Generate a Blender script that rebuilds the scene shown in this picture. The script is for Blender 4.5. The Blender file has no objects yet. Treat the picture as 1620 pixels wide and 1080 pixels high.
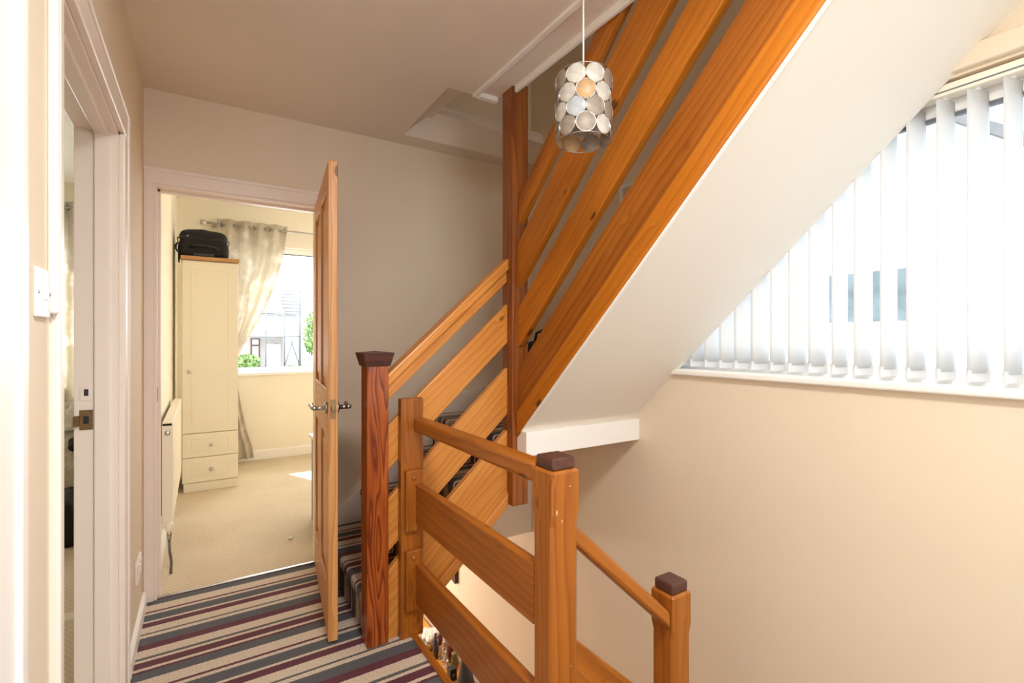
import bpy, bmesh, math, random
from mathutils import Vector, Matrix, noise
random.seed(7)
SC = bpy.context.scene
COL = SC.collection
PI = math.pi

# ------------------------------------------------------------------ camera, world, sun, exposure
cam_d = bpy.data.cameras.new('camera')
cam = bpy.data.objects.new('camera', cam_d); COL.objects.link(cam)
cam_d.sensor_width = 36.0
cam_d.lens = 36.0 * 774 / 1620
cam_d.shift_y = -3 / 1620
cam_d.clip_start = 0.02; cam_d.clip_end = 400
YAW = math.atan2(490, 774)
cam.location = (0, 0, 1.25)
cam.rotation_euler = (PI / 2, 0, -YAW)
SC.camera = cam

wd = bpy.data.worlds.new('world'); SC.world = wd; wd.use_nodes = True
bg = wd.node_tree.nodes['Background']
bg.inputs['Color'].default_value = (0.93, 0.97, 1.0, 1)
bg.inputs['Strength'].default_value = 4.6
sun_d = bpy.data.lights.new('sun', 'SUN'); sun_d.energy = 7.0; sun_d.angle = 0.009; sun_d.color = (1, .95, .86)
sun = bpy.data.objects.new('sun', sun_d); COL.objects.link(sun)
sun.rotation_euler = Vector((0.36, -0.80, -1.0)).to_track_quat('-Z', 'Y').to_euler()
sun.location = (-6, 16, 20)

def portal(name, loc, direction, sx, sy):
    d = bpy.data.lights.new(name, 'AREA'); d.shape = 'RECTANGLE'; d.size = sx; d.size_y = sy
    d.cycles.is_portal = True
    o = bpy.data.objects.new(name, d); COL.objects.link(o); o.location = loc
    o.rotation_euler = Vector(direction).to_track_quat('-Z', 'Y').to_euler()
portal('portal', (2.135, .55, 1.58), (-1, 0, 0), 2.45, 1.0)
portal('portal', (1.3, 5.86, 1.57), (0, -1, 0), 2.1, 1.35)
portal('portal', (-1.75, 5.86, 1.57), (0, -1, 0), 1.7, 1.35)
portal('portal', (1.4, 6.66, -1.55), (0, -1, 0), 1.0, 2.0)
portal('portal', (1.625, .6, 5.03), (0, 0, -1), .55, .8)
portal('portal', (.8, -1.66, 1.4), (0, 1, 0), 1.9, 1.95)

ll = bpy.data.lights.new('landing_fill_light', 'AREA'); ll.shape = 'DISK'; ll.size = .46; ll.energy = 24; ll.color = (1, .97, .92)  # added out of frame to even out the light on the landing
lo = bpy.data.objects.new('landing_fill_light', ll); COL.objects.link(lo); lo.location = (.45, .12, 2.385)
hl = bpy.data.lights.new('hall_fill_light', 'POINT'); hl.energy = 26; hl.shadow_soft_size = .08; hl.color = (1, .95, .86)  # added unseen lamp that brightens the hall and lower stairwell
ho = bpy.data.objects.new('hall_fill_light', hl); COL.objects.link(ho); ho.location = (1.0, 4.7, -.62)
vs = SC.view_settings
vs.view_transform = 'Standard'; vs.look = 'None'; vs.gamma = 1.0; vs.use_curve_mapping = False
vs.exposure = 0.76
cy = SC.cycles
cy.use_denoising = True
cy.max_bounces = 14; cy.diffuse_bounces = 9; cy.transparent_max_bounces = 16
cy.caustics_reflective = False; cy.caustics_refractive = False

# ------------------------------------------------------------------ materials
def S(r, g, b):
    f = lambda c: (c / 255 / 12.92) if c / 255 <= .04045 else ((c / 255 + .055) / 1.055) ** 2.4
    return (f(r), f(g), f(b), 1)

def new_mat(name):
    m = bpy.data.materials.new(name); m.use_nodes = True
    nt = m.node_tree
    return m, nt, nt.nodes['Principled BSDF'], nt.nodes.new, nt.links.new

def plain(name, c, rough=.5, metal=0, spec=.5, var=.03, scale=12, bump=0.0, bscale=200, coat=0):
    m, nt, p, N, L = new_mat(name)
    p.inputs['Roughness'].default_value = rough; p.inputs['Metallic'].default_value = metal
    p.inputs['Specular IOR Level'].default_value = spec
    p.inputs['Coat Weight'].default_value = coat
    tc = N('ShaderNodeTexCoord')
    n = N('ShaderNodeTexNoise'); n.inputs['Scale'].default_value = scale; n.inputs['Detail'].default_value = 3
    L(tc.outputs['Object'], n.inputs['Vector'])
    r = N('ShaderNodeValToRGB'); r.color_ramp.elements[0].position = .3; r.color_ramp.elements[1].position = .7
    r.color_ramp.elements[0].color = tuple(x * (1 - var) for x in c[:3]) + (1,)
    r.color_ramp.elements[1].color = tuple(min(1, x * (1 + var)) for x in c[:3]) + (1,)
    L(n.outputs['Fac'], r.inputs['Fac']); L(r.outputs['Color'], p.inputs['Base Color'])
    if bump:
        n2 = N('ShaderNodeTexNoise'); n2.inputs['Scale'].default_value = bscale; n2.inputs['Detail'].default_value = 2
        L(tc.outputs['Object'], n2.inputs['Vector'])
        b = N('ShaderNodeBump'); b.inputs['Strength'].default_value = bump; b.inputs['Distance'].default_value = .002
        L(n2.outputs['Fac'], b.inputs['Height']); L(b.outputs['Normal'], p.inputs['Normal'])
    return m

def wood(name, light, dark, axis='X', figure=1.0, rough=.32, knots=True, freq=55.0, tone_wild=False):
    """varnished softwood: growth lines drawn out along AXIS of the object's own frame, sparse knots"""
    m, nt, p, N, L = new_mat(name)
    p.inputs['Roughness'].default_value = rough
    p.inputs['Specular IOR Level'].default_value = .45
    tc = N('ShaderNodeTexCoord'); oi = N('ShaderNodeObjectInfo')
    off = N('ShaderNodeVectorMath'); off.operation = 'MULTIPLY_ADD'
    comb = N('ShaderNodeCombineXYZ')
    for i in range(3): L(oi.outputs['Random'], comb.inputs[i])
    L(comb.outputs[0], off.inputs[0]); off.inputs[1].default_value = (17.3, 9.1, 23.7); L(tc.outputs['Object'], off.inputs[2])
    mp = N('ShaderNodeMapping')
    if axis == 'Z': mp.inputs['Rotation'].default_value = (0, PI / 2, 0)
    elif axis == 'Y': mp.inputs['Rotation'].default_value = (0, 0, PI / 2)
    L(off.outputs[0], mp.inputs['Vector'])
    # knots
    vor = N('ShaderNodeTexVoronoi'); vor.inputs['Scale'].default_value = 4.6
    vm = N('ShaderNodeMapping'); vm.inputs['Scale'].default_value = (.85, 1.75, 1.75); L(mp.outputs[0], vm.inputs['Vector']); L(vm.outputs[0], vor.inputs['Vector'])
    ring = N('ShaderNodeMapRange'); ring.inputs[1].default_value = 0; ring.inputs[2].default_value = .22; ring.inputs[3].default_value = 1; ring.inputs[4].default_value = 0
    L(vor.outputs['Distance'], ring.inputs[0])
    # slow wander of the grain
    st = N('ShaderNodeMapping'); st.inputs['Scale'].default_value = (1.1, 9, 9); L(mp.outputs[0], st.inputs['Vector'])
    n1 = N('ShaderNodeTexNoise'); n1.inputs['Scale'].default_value = 1.0; n1.inputs['Detail'].default_value = 2.0; n1.inputs['Roughness'].default_value = .45
    L(st.outputs[0], n1.inputs['Vector'])
    sep = N('ShaderNodeSeparateXYZ'); L(mp.outputs[0], sep.inputs[0])
    a = N('ShaderNodeMath'); a.operation = 'ADD'; L(sep.outputs[1], a.inputs[0]); L(sep.outputs[2], a.inputs[1])
    b = N('ShaderNodeMath'); b.operation = 'MULTIPLY'; L(a.outputs[0], b.inputs[0]); b.inputs[1].default_value = freq * .55
    c = N('ShaderNodeMath'); c.operation = 'MULTIPLY_ADD'; L(n1.outputs['Fac'], c.inputs[0]); c.inputs[1].default_value = freq * (.30 if tone_wild else .075); L(b.outputs[0], c.inputs[2])
    k = N('ShaderNodeMath'); k.operation = 'MULTIPLY_ADD'; L(ring.outputs[0], k.inputs[0]); k.inputs[1].default_value = 1.6 if knots else 0; L(c.outputs[0], k.inputs[2])
    fr = N('ShaderNodeMath'); fr.operation = 'FRACT'; L(k.outputs[0], fr.inputs[0])
    ramp = N('ShaderNodeValToRGB'); e = ramp.color_ramp.elements
    e[0].position = 0; e[0].color = (0, 0, 0, 1); e[1].position = 1; e[1].color = (.25, .25, .25, 1)
    x = e.new(.62); x.color = (.45, .45, .45, 1); x = e.new(.86); x.color = (1, 1, 1, 1)
    L(fr.outputs[0], ramp.inputs['Fac'])
    # fibre
    sf = N('ShaderNodeMapping'); sf.inputs['Scale'].default_value = (6, 260, 260); L(mp.outputs[0], sf.inputs['Vector'])
    n2 = N('ShaderNodeTexNoise'); n2.inputs['Scale'].default_value = 1; n2.inputs['Detail'].default_value = 2; L(sf.outputs[0], n2.inputs['Vector'])
    # broad tone
    sb = N('ShaderNodeMapping'); sb.inputs['Scale'].default_value = (1.5, 14, 14); L(mp.outputs[0], sb.inputs['Vector'])
    n3 = N('ShaderNodeTexNoise'); n3.inputs['Scale'].default_value = 1; n3.inputs['Detail'].default_value = 3; L(sb.outputs[0], n3.inputs['Vector'])
    f1 = N('ShaderNodeMath'); f1.operation = 'MULTIPLY'; L(ramp.outputs[0], f1.inputs[0]); f1.inputs[1].default_value = .55 * figure
    f2 = N('ShaderNodeMath'); f2.operation = 'MULTIPLY_ADD'; L(n2.outputs['Fac'], f2.inputs[0]); f2.inputs[1].default_value = .28; L(f1.outputs[0], f2.inputs[2])
    f3 = N('ShaderNodeMath'); f3.operation = 'MULTIPLY_ADD'; L(n3.outputs['Fac'], f3.inputs[0]); f3.inputs[1].default_value = .65; L(f2.outputs[0], f3.inputs[2])
    mr = N('ShaderNodeMapRange'); mr.inputs[1].default_value = .32; mr.inputs[2].default_value = 1.0; L(f3.outputs[0], mr.inputs[0])
    mix = N('ShaderNodeMix'); mix.data_type = 'RGBA'; mix.inputs['A'].default_value = light; mix.inputs['B'].default_value = dark
    L(mr.outputs[0], mix.inputs['Factor'])
    kd = N('ShaderNodeMapRange'); kd.inputs[1].default_value = .075; kd.inputs[2].default_value = .115; kd.inputs[3].default_value = .85 if knots else 0; kd.inputs[4].default_value = 0
    L(vor.outputs['Distance'], kd.inputs[0])
    mk = N('ShaderNodeMix'); mk.data_type = 'RGBA'; L(kd.outputs[0], mk.inputs['Factor']); L(mix.outputs['Result'], mk.inputs['A'])
    mk.inputs['B'].default_value = tuple(v * .28 for v in dark[:3]) + (1,)
    L(mk.outputs['Result'], p.inputs['Base Color'])
    bp = N('ShaderNodeBump'); bp.inputs['Strength'].default_value = .12; bp.inputs['Distance'].default_value = .001
    L(f2.outputs[0], bp.inputs['Height']); L(bp.outputs['Normal'], p.inputs['Normal'])
    return m

WOODS = {}
def W(tone, axis='X'):
    key = (tone, axis)
    if key not in WOODS:
        spec = {'pine': (S(222, 154, 74), S(184, 106, 36), .55, .34, True, 55),
                'orange': (S(200, 122, 32), S(152, 80, 14), .5, .32, True, 55),
                'amber': (S(172, 101, 31), S(122, 62, 11), .6, .34, True, 60),
                'red': (S(186, 96, 34), S(112, 44, 12), 1.3, .3, False, 61),
                'brown': (S(160, 92, 40), S(112, 58, 22), .8, .34, False, 55),
                'cap': (S(92, 54, 40), S(58, 32, 26), .8, .42, False, 60),
                'door': (S(224, 168, 104), S(188, 120, 58), .9, .38, True, 60),
                'oak': (S(196, 150, 98), S(160, 112, 66), .6, .5, False, 60),
                'sideboard': (S(226, 160, 70), S(196, 122, 44), .6, .4, False, 45)}[tone]
        WOODS[key] = wood('wood_' + tone + '_' + axis, spec[0], spec[1], axis, spec[2], spec[3], spec[4], spec[5], tone == 'red')
    return WOODS[key]

# stripes of the landing carpet: distance from the bedroom threshold to the end of each stripe, one repeat
STR = [(2.902, 'g'), (2.852, 'c'), (2.792, 'm'), (2.776, 'c'), (2.758, 'g'), (2.698, 'c'), (2.683, 'm'), (2.643, 'c'), (2.591, 'h'),
       (2.578, 'c'), (2.555, 'g'), (2.498, 'm'), (2.455, 'c'), (2.399, 'h'), (2.384, 'c'), (2.367, 'm'), (2.323, 'c'), (2.307, 'm'), (2.291, 'g')]
def striped(name, axis='Y', phase=0.0):
    m, nt, p, N, L = new_mat(name)
    p.inputs['Roughness'].default_value = .95; p.inputs['Specular IOR Level'].default_value = .15
    p.inputs['Sheen Weight'].default_value = .15
    g = N('ShaderNodeNewGeometry'); sep = N('ShaderNodeSeparateXYZ'); L(g.outputs['Position'], sep.inputs[0])
    wob = N('ShaderNodeTexNoise'); wob.inputs['Scale'].default_value = 130; wob.inputs['Detail'].default_value = 2; L(g.outputs['Position'], wob.inputs['Vector'])
    wa = N('ShaderNodeMath'); wa.operation = 'MULTIPLY_ADD'; L(wob.outputs['Fac'], wa.inputs[0]); wa.inputs[1].default_value = .006
    L(sep.outputs['XYZ'.index(axis)], wa.inputs[2])
    per = STR[0][0] - STR[-1][0]
    t = N('ShaderNodeMath'); t.operation = 'SUBTRACT'; t.inputs[0].default_value = STR[0][0] + .003 + phase; L(wa.outputs[0], t.inputs[1])
    d = N('ShaderNodeMath'); d.operation = 'DIVIDE'; L(t.outputs[0], d.inputs[0]); d.inputs[1].default_value = per
    fr = N('ShaderNodeMath'); fr.operation = 'FRACT'; L(d.outputs[0], fr.inputs[0])
    ramp = N('ShaderNodeValToRGB'); cr = ramp.color_ramp; cr.interpolation = 'CONSTANT'
    cols = {'g': S(88, 88, 92), 'h': S(92, 90, 86), 'c': S(212, 196, 176), 'm': S(96, 44, 56)}
    for i, (y, k) in enumerate(STR[:-1]):
        pos = (STR[0][0] - y) / per
        e = cr.elements[0] if i == 0 else cr.elements.new(pos)
        e.position = pos; e.color = cols[k]
    cr.elements[-1].color = cols['m']          # the default last stop, moved with the rest
    L(fr.outputs[0], ramp.inputs['Fac'])
    fl = N('ShaderNodeTexNoise'); fl.inputs['Scale'].default_value = 420; fl.inputs['Detail'].default_value = 2; L(g.outputs['Position'], fl.inputs['Vector'])
    fm = N('ShaderNodeMapRange'); fm.inputs[1].default_value = .3; fm.inputs[2].default_value = .7; fm.inputs[3].default_value = .68; fm.inputs[4].default_value = 1.25; L(fl.outputs['Fac'], fm.inputs[0])
    f2 = N('ShaderNodeTexNoise'); f2.inputs['Scale'].default_value = 140; f2.inputs['Detail'].default_value = 3; L(g.outputs['Position'], f2.inputs['Vector'])
    m2 = N('ShaderNodeMapRange'); m2.inputs[1].default_value = .3; m2.inputs[2].default_value = .7; m2.inputs[3].default_value = .80; m2.inputs[4].default_value = 1.22; L(f2.outputs['Fac'], m2.inputs[0])
    mm = N('ShaderNodeMath'); mm.operation = 'MULTIPLY'; L(fm.outputs[0], mm.inputs[0]); L(m2.outputs[0], mm.inputs[1])
    mul = N('ShaderNodeVectorMath'); mul.operation = 'SCALE'; L(ramp.outputs[0], mul.inputs[0]); L(mm.outputs[0], mul.inputs['Scale'])
    L(mul.outputs[0], p.inputs['Base Color'])
    b = N('ShaderNodeBump'); b.inputs['Strength'].default_value = .6; b.inputs['Distance'].default_value = .003
    L(fl.outputs['Fac'], b.inputs['Height']); L(b.outputs['Normal'], p.inputs['Normal'])
    return m

def weave_carpet():
    m, nt, p, N, L = new_mat('beige_loop_carpet')
    p.inputs['Roughness'].default_value = .95; p.inputs['Specular IOR Level'].default_value = .1
    g = N('ShaderNodeNewGeometry'); sep = N('ShaderNodeSeparateXYZ'); L(g.outputs['Position'], sep.inputs[0])
    def sn(i, f):
        a = N('ShaderNodeMath'); a.operation = 'MULTIPLY'; L(sep.outputs[i], a.inputs[0]); a.inputs[1].default_value = f
        b = N('ShaderNodeMath'); b.operation = 'SINE'; L(a.outputs[0], b.inputs[0]); return b
    a, b = sn(0, 2 * PI / .021), sn(1, 2 * PI / .034)
    q = N('ShaderNodeMath'); q.operation = 'MULTIPLY'; L(a.outputs[0], q.inputs[0]); L(b.outputs[0], q.inputs[1])
    n = N('ShaderNodeTexNoise'); n.inputs['Scale'].default_value = 260; L(g.outputs['Position'], n.inputs['Vector'])
    n4 = N('ShaderNodeTexNoise'); n4.inputs['Scale'].default_value = 2.3; n4.inputs['Detail'].default_value = 4; L(g.outputs['Position'], n4.inputs['Vector'])
    s = N('ShaderNodeMath'); s.operation = 'MULTIPLY_ADD'; L(q.outputs[0], s.inputs[0]); s.inputs[1].default_value = .22; L(n.outputs['Fac'], s.inputs[2])
    s2 = N('ShaderNodeMath'); s2.operation = 'MULTIPLY_ADD'; L(n4.outputs['Fac'], s2.inputs[0]); s2.inputs[1].default_value = .5; L(s.outputs[0], s2.inputs[2])
    r = N('ShaderNodeValToRGB'); r.color_ramp.elements[0].position = .35; r.color_ramp.elements[1].position = 1.05
    r.color_ramp.elements[0].color = S(190, 170, 142); r.color_ramp.elements[1].color = S(228, 214, 190)
    L(s2.outputs[0], r.inputs['Fac']); L(r.outputs[0], p.inputs['Base Color'])
    bp = N('ShaderNodeBump'); bp.inputs['Strength'].default_value = .7; bp.inputs['Distance'].default_value = .004
    L(s.outputs[0], bp.inputs['Height']); L(bp.outputs[0], p.inputs['Normal'])
    return m

def cloth(name, c1, c2, transl=.35, scale=9, lo=.48, hi=.62):
    m, nt, p, N, L = new_mat(name)
    p.inputs['Roughness'].default_value = .9; p.inputs['Specular IOR Level'].default_value = .1
    tc = N('ShaderNodeTexCoord'); n = N('ShaderNodeTexNoise'); n.inputs['Scale'].default_value = scale; n.inputs['Detail'].default_value = 6; n.inputs['Roughness'].default_value = .7
    L(tc.outputs['Object'], n.inputs['Vector'])
    r = N('ShaderNodeValToRGB'); r.color_ramp.elements[0].position = lo; r.color_ramp.elements[1].position = hi
    r.color_ramp.elements[0].color = c1; r.color_ramp.elements[1].color = c2
    L(n.outputs['Fac'], r.inputs['Fac']); L(r.outputs[0], p.inputs['Base Color'])
    t = N('ShaderNodeBsdfTranslucent'); L(r.outputs[0], t.inputs['Color'])
    mx = N('ShaderNodeMixShader'); mx.inputs[0].default_value = transl
    L(p.outputs[0], mx.inputs[1]); L(t.outputs[0], mx.inputs[2])
    L(mx.outputs[0], nt.nodes['Material Output'].inputs['Surface'])
    return m

def glass_mat(name='window_glass', tint=(.97, .985, .98, 1)):
    m = bpy.data.materials.new(name); m.use_nodes = True; nt = m.node_tree; nt.nodes.clear()
    N, L = nt.nodes.new, nt.links.new
    out = N('ShaderNodeOutputMaterial'); t = N('ShaderNodeBsdfTransparent'); t.inputs['Color'].default_value = tint
    g = N('ShaderNodeBsdfGlossy'); g.inputs['Roughness'].default_value = .02
    f = N('ShaderNodeLayerWeight'); f.inputs['Blend'].default_value = .12
    s = N('ShaderNodeMath'); s.operation = 'MULTIPLY'; s.inputs[1].default_value = .5
    mx = N('ShaderNodeMixShader')
    L(f.outputs['Fresnel'], s.inputs[0]); L(s.outputs[0], mx.inputs[0]); L(t.outputs[0], mx.inputs[1]); L(g.outputs[0], mx.inputs[2]); L(mx.outputs[0], out.inputs['Surface'])
    return m

def shell_mat(name, c, transl=.35):
    m, nt, p, N, L = new_mat(name)
    p.inputs['Roughness'].default_value = .4; p.inputs['Specular IOR Level'].default_value = .6
    tc = N('ShaderNodeTexCoord'); n = N('ShaderNodeTexNoise'); n.inputs['Scale'].default_value = 26; n.inputs['Detail'].default_value = 3; n.inputs['Distortion'].default_value = 1.2
    L(tc.outputs['Object'], n.inputs['Vector'])
    r = N('ShaderNodeValToRGB'); r.color_ramp.elements[0].position = .35; r.color_ramp.elements[1].position = .7
    r.color_ramp.elements[0].color = tuple(x * .8 for x in c[:3]) + (1,); r.color_ramp.elements[1].color = tuple(min(1, x * 1.12) for x in c[:3]) + (1,)
    L(n.outputs['Fac'], r.inputs['Fac']); L(r.outputs[0], p.inputs['Base Color'])
    t = N('ShaderNodeBsdfTranslucent'); L(r.outputs[0], t.inputs['Color'])
    mx = N('ShaderNodeMixShader'); mx.inputs[0].default_value = transl
    L(p.outputs[0], mx.inputs[1]); L(t.outputs[0], mx.inputs[2]); L(mx.outputs[0], nt.nodes['Material Output'].inputs['Surface'])
    return m

M = {
 'wall': plain('cream_wall_paint', S(230, 216, 194), .72, var=.012, scale=2.0, bump=.12, bscale=90),
 'wallbed': plain('pale_yellow_wall_paint', S(243, 236, 219), .72, var=.012, scale=2.0, bump=.1, bscale=90),
 'ceil': plain('matt_ceiling_paint', S(230, 219, 206), .8, var=.012, scale=1.5, bump=.12, bscale=60),
 'soffit': plain('white_soffit_paint', S(236, 228, 216), .75, var=.008, scale=2, bump=.08, bscale=70),
 'gloss': plain('white_gloss_paint', S(238, 226, 216), .28, var=.01, scale=5),
 'white': plain('bright_white_paint', S(244, 242, 238), .4, var=.008, scale=5),
 'upvc': plain('white_upvc', S(244, 246, 248), .3, var=.005, scale=5),
 'cream': plain('cream_foil', S(235, 227, 205), .42, var=.01, scale=4),
 'creamrad': plain('cream_enamel', S(244, 236, 220), .35, var=.008, scale=4),
 'metal': plain('brushed_steel', S(190, 186, 180), .28, metal=1, var=.04, scale=40),
 'brass': plain('worn_brass', S(140, 112, 78), .4, metal=.9, var=.15, scale=60),
 'dark': plain('dark_gap', S(40, 38, 38), .7, var=.1),
 'gasket': plain('grey_gasket', S(110, 116, 124), .6, var=.05),
 'black': plain('black_fabric', S(26, 24, 25), .8, var=.25, scale=90, bump=.5, bscale=500),
 'blackgloss': plain('black_plastic', S(24, 22, 22), .35, var=.1),
 'greyboard': plain('grey_side_panel', S(150, 150, 148), .5, var=.04),
 'plastic': plain('white_plastic', S(238, 240, 240), .35, var=.01),
 'gap_shade': plain('radiator_gap_shade', S(70, 76, 92), .6, var=.1),  # shade of the gap behind the radiator, put into the colour
 'cable': plain('grey_braided_pipe', S(120, 112, 104), .4, metal=.6, var=.2, scale=90),
 'stripe': striped('striped_wool_carpet', 'Y'),
 'stripex': striped('striped_wool_carpet_turned', 'X', .05),
 'loop': weave_carpet(),
 'vane': cloth('white_blind_fabric', S(238, 239, 240), S(239, 240, 241), .45, 4),
 'curtain': cloth('cream_printed_curtain', S(222, 215, 202), S(242, 238, 231), .5, 7),
 'duvet': cloth('ribbed_white_bedding', S(206, 200, 188), S(226, 222, 212), .05, 30),
 'glass': glass_mat(),
 'glassgrey': glass_mat('grey_double_glazing', (.66, .68, .69, 1)),
 'render': plain('white_house_render', S(225, 225, 225), .9, var=.02, bump=.2, bscale=40),
 'tile': plain('grey_roof_tile', S(122, 121, 125), .9, var=.12, scale=6),
 'brick': plain('brown_brick', S(146, 138, 135), .9, var=.12, scale=8),
 'frame_dark': plain('dark_brown_frame', S(70, 40, 30), .5, var=.1),
 'poles': plain('galvanised_pole', S(92, 96, 102), .5, metal=.2, var=.1),
 'houseglass': plain('house_window_pane', S(112, 124, 130), .3, var=.3, scale=3),
 'leaf': plain('green_leaf', S(122, 148, 88), .7, var=.4, scale=3),
 'leaf2': plain('dark_green_leaf', S(62, 92, 58), .7, var=.4, scale=3),
 'bark': plain('bark', S(90, 76, 62), .9, var=.2),
 'grass': plain('grass', S(84, 112, 60), .95, var=.3, scale=1.2),
 'tarmac': plain('pale_road', S(170, 170, 172), .95, var=.08, scale=2),
 'maroon': plain('maroon_glaze', S(96, 34, 40), .4, var=.2, scale=20),
 'silver': plain('silvered_ornament', S(190, 188, 186), .3, metal=.7, var=.3, scale=40),
 'olive': plain('mottled_stoneware', S(120, 108, 70), .6, var=.4, scale=50),
 'navy': plain('dark_navy_glaze', S(52, 54, 66), .35, var=.2, scale=20),
 'charcoal': plain('charcoal_cloth', S(62, 66, 72), .7, var=.15),
 'mirror': plain('silver_mirror', S(205, 210, 205), .05, metal=1, var=.01),
 'fleck': plain('old_paint_fleck', S(214, 172, 128), .6),
 'copper': plain('copper_pipe', S(168, 110, 80), .4, metal=.8, var=.1),
}

# ------------------------------------------------------------------ mesh helpers
WM = {}          # world matrix of each object built (before the depsgraph knows it)
class MB:
    def __init__(s): s.v = []; s.f = []; s.sm = []; s.mi = []
    def add(s, vs, fs, smooth=False, mi=0):
        o = len(s.v); s.v += [tuple(v) for v in vs]; s.f += [tuple(i + o for i in f) for f in fs]
        s.sm += [smooth] * len(fs); s.mi += [mi] * len(fs); return s
    def box(s, x0, x1, y0, y1, z0, z1, mi=0):
        if x0 > x1: x0, x1 = x1, x0
        if y0 > y1: y0, y1 = y1, y0
        if z0 > z1: z0, z1 = z1, z0
        vs = [(x0, y0, z0), (x1, y0, z0), (x1, y1, z0), (x0, y1, z0), (x0, y0, z1), (x1, y0, z1), (x1, y1, z1), (x0, y1, z1)]
        return s.add(vs, [(3, 2, 1, 0), (4, 5, 6, 7), (0, 1, 5, 4), (1, 2, 6, 5), (2, 3, 7, 6), (3, 0, 4, 7)], mi=mi)
    def prism(s, poly, axis, a, b, mi=0):
        """POLY in the two other axes (in xyz order), extruded along AXIS from a to b"""
        i = 'XYZ'.index(axis)
        def P(q, t):
            l = list(q); l.insert(i, t); return tuple(l)
        n = len(poly); vs = [P(q, a) for q in poly] + [P(q, b) for q in poly]
        fs = [tuple(range(n)), tuple(range(2 * n - 1, n - 1, -1))] + [(k, k + n, (k + 1) % n + n, (k + 1) % n) for k in range(n)]
        return s.add(vs, fs, mi=mi)
    def tube(s, pts, r, n=10, cap=True, mi=0, closed=False):
        pts = [Vector(p) for p in pts]; m = len(pts); rs = r if isinstance(r, (list, tuple)) else [r] * m
        vs = []; up = None
        for i, p in enumerate(pts):
            if closed: d = (pts[(i + 1) % m] - pts[i - 1]).normalized()
            else: d = (pts[min(i + 1, m - 1)] - pts[max(i - 1, 0)]).normalized()
            if up is None:
                up = Vector((0, 0, 1)) if abs(d.z) < .9 else Vector((1, 0, 0))
            u = (up - d * up.dot(d)).normalized(); w = d.cross(u); up = u
            for k in range(n):
                a = 2 * PI * k / n; vs.append(p + (u * math.cos(a) + w * math.sin(a)) * rs[i])
        fs = []
        for i in range(m if closed else m - 1):
            j = (i + 1) % m
            for k in range(n): fs.append((i * n + k, i * n + (k + 1) % n, j * n + (k + 1) % n, j * n + k))
        s.add(vs, fs, True, mi)
        if cap and not closed:
            o = len(s.v) - len(vs)
            s.f += [tuple(o + k for k in range(n - 1, -1, -1)), tuple(o + (m - 1) * n + k for k in range(n))]; s.sm += [False, False]; s.mi += [mi, mi]
        return s
    def lathe(s, prof, c=(0, 0, 0), n=16, axis='Z', mi=0):
        vs = []; fs = []
        for r, h in prof:
            for k in range(n):
                a = 2 * PI * k / n; u, w = r * math.cos(a), r * math.sin(a)
                p = {'Z': (u, w, h), 'X': (h, u, w), 'Y': (u, h, w)}[axis]
                vs.append((c[0] + p[0], c[1] + p[1], c[2] + p[2]))
        for i in range(len(prof) - 1):
            for k in range(n): fs.append((i * n + k, i * n + (k + 1) % n, (i + 1) * n + (k + 1) % n, (i + 1) * n + k))
        fs.append(tuple(range(n - 1, -1, -1))); fs.append(tuple((len(prof) - 1) * n + k for k in range(n)))
        return s.add(vs, fs, True, mi)
    def grid(s, fn, nu, nv, mi=0):
        vs = [fn(u / nu, v / nv) for v in range(nv + 1) for u in range(nu + 1)]
        fs = [(v * (nu + 1) + u, v * (nu + 1) + u + 1, (v + 1) * (nu + 1) + u + 1, (v + 1) * (nu + 1) + u) for v in range(nv) for u in range(nu)]
        return s.add(vs, fs, True, mi)
    def build(s, name, mat, parent=None, bevel=0, seg=2, Mw=None, solid=0, sub=0, fix=True):
        me = bpy.data.meshes.new(name)
        vs = [Vector(v) for v in s.v]
        if Mw is None:
            lo = [min(v[i] for v in vs) for i in range(3)]; hi = [max(v[i] for v in vs) for i in range(3)]
            c = Vector(((lo[0] + hi[0]) / 2, (lo[1] + hi[1]) / 2, lo[2])); Mw = Matrix.Translation(c)
            vs = [v - c for v in vs]
        me.from_pydata([tuple(v) for v in vs], [], s.f); me.update()
        mats = mat if isinstance(mat, (list, tuple)) else [mat]
        for mm in mats: me.materials.append(mm)
        for p, sm, mi in zip(me.polygons, s.sm, s.mi): p.use_smooth = sm; p.material_index = mi
        if fix:
            b = bmesh.new(); b.from_mesh(me); bmesh.ops.recalc_face_normals(b, faces=b.faces); b.to_mesh(me); b.free()
        o = bpy.data.objects.new(name, me); COL.objects.link(o)
        attach(o, parent, Mw)
        if solid:
            md = o.modifiers.new('solid', 'SOLIDIFY'); md.thickness = solid; md.offset = 0
        if sub:
            md = o.modifiers.new('sub', 'SUBSURF'); md.levels = sub; md.render_levels = sub
        if bevel:
            md = o.modifiers.new('bevel', 'BEVEL'); md.width = bevel; md.segments = seg; md.limit_method = 'ANGLE'; md.angle_limit = .6
        return o

def attach(o, parent, Mw):
    WM[o] = Mw.copy()
    if parent is not None:
        o.parent = parent; o.matrix_local = WM[parent].inverted() @ Mw
    else:
        o.matrix_world = Mw; o.location = Mw.translation; o.rotation_euler = Mw.to_euler()

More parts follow.
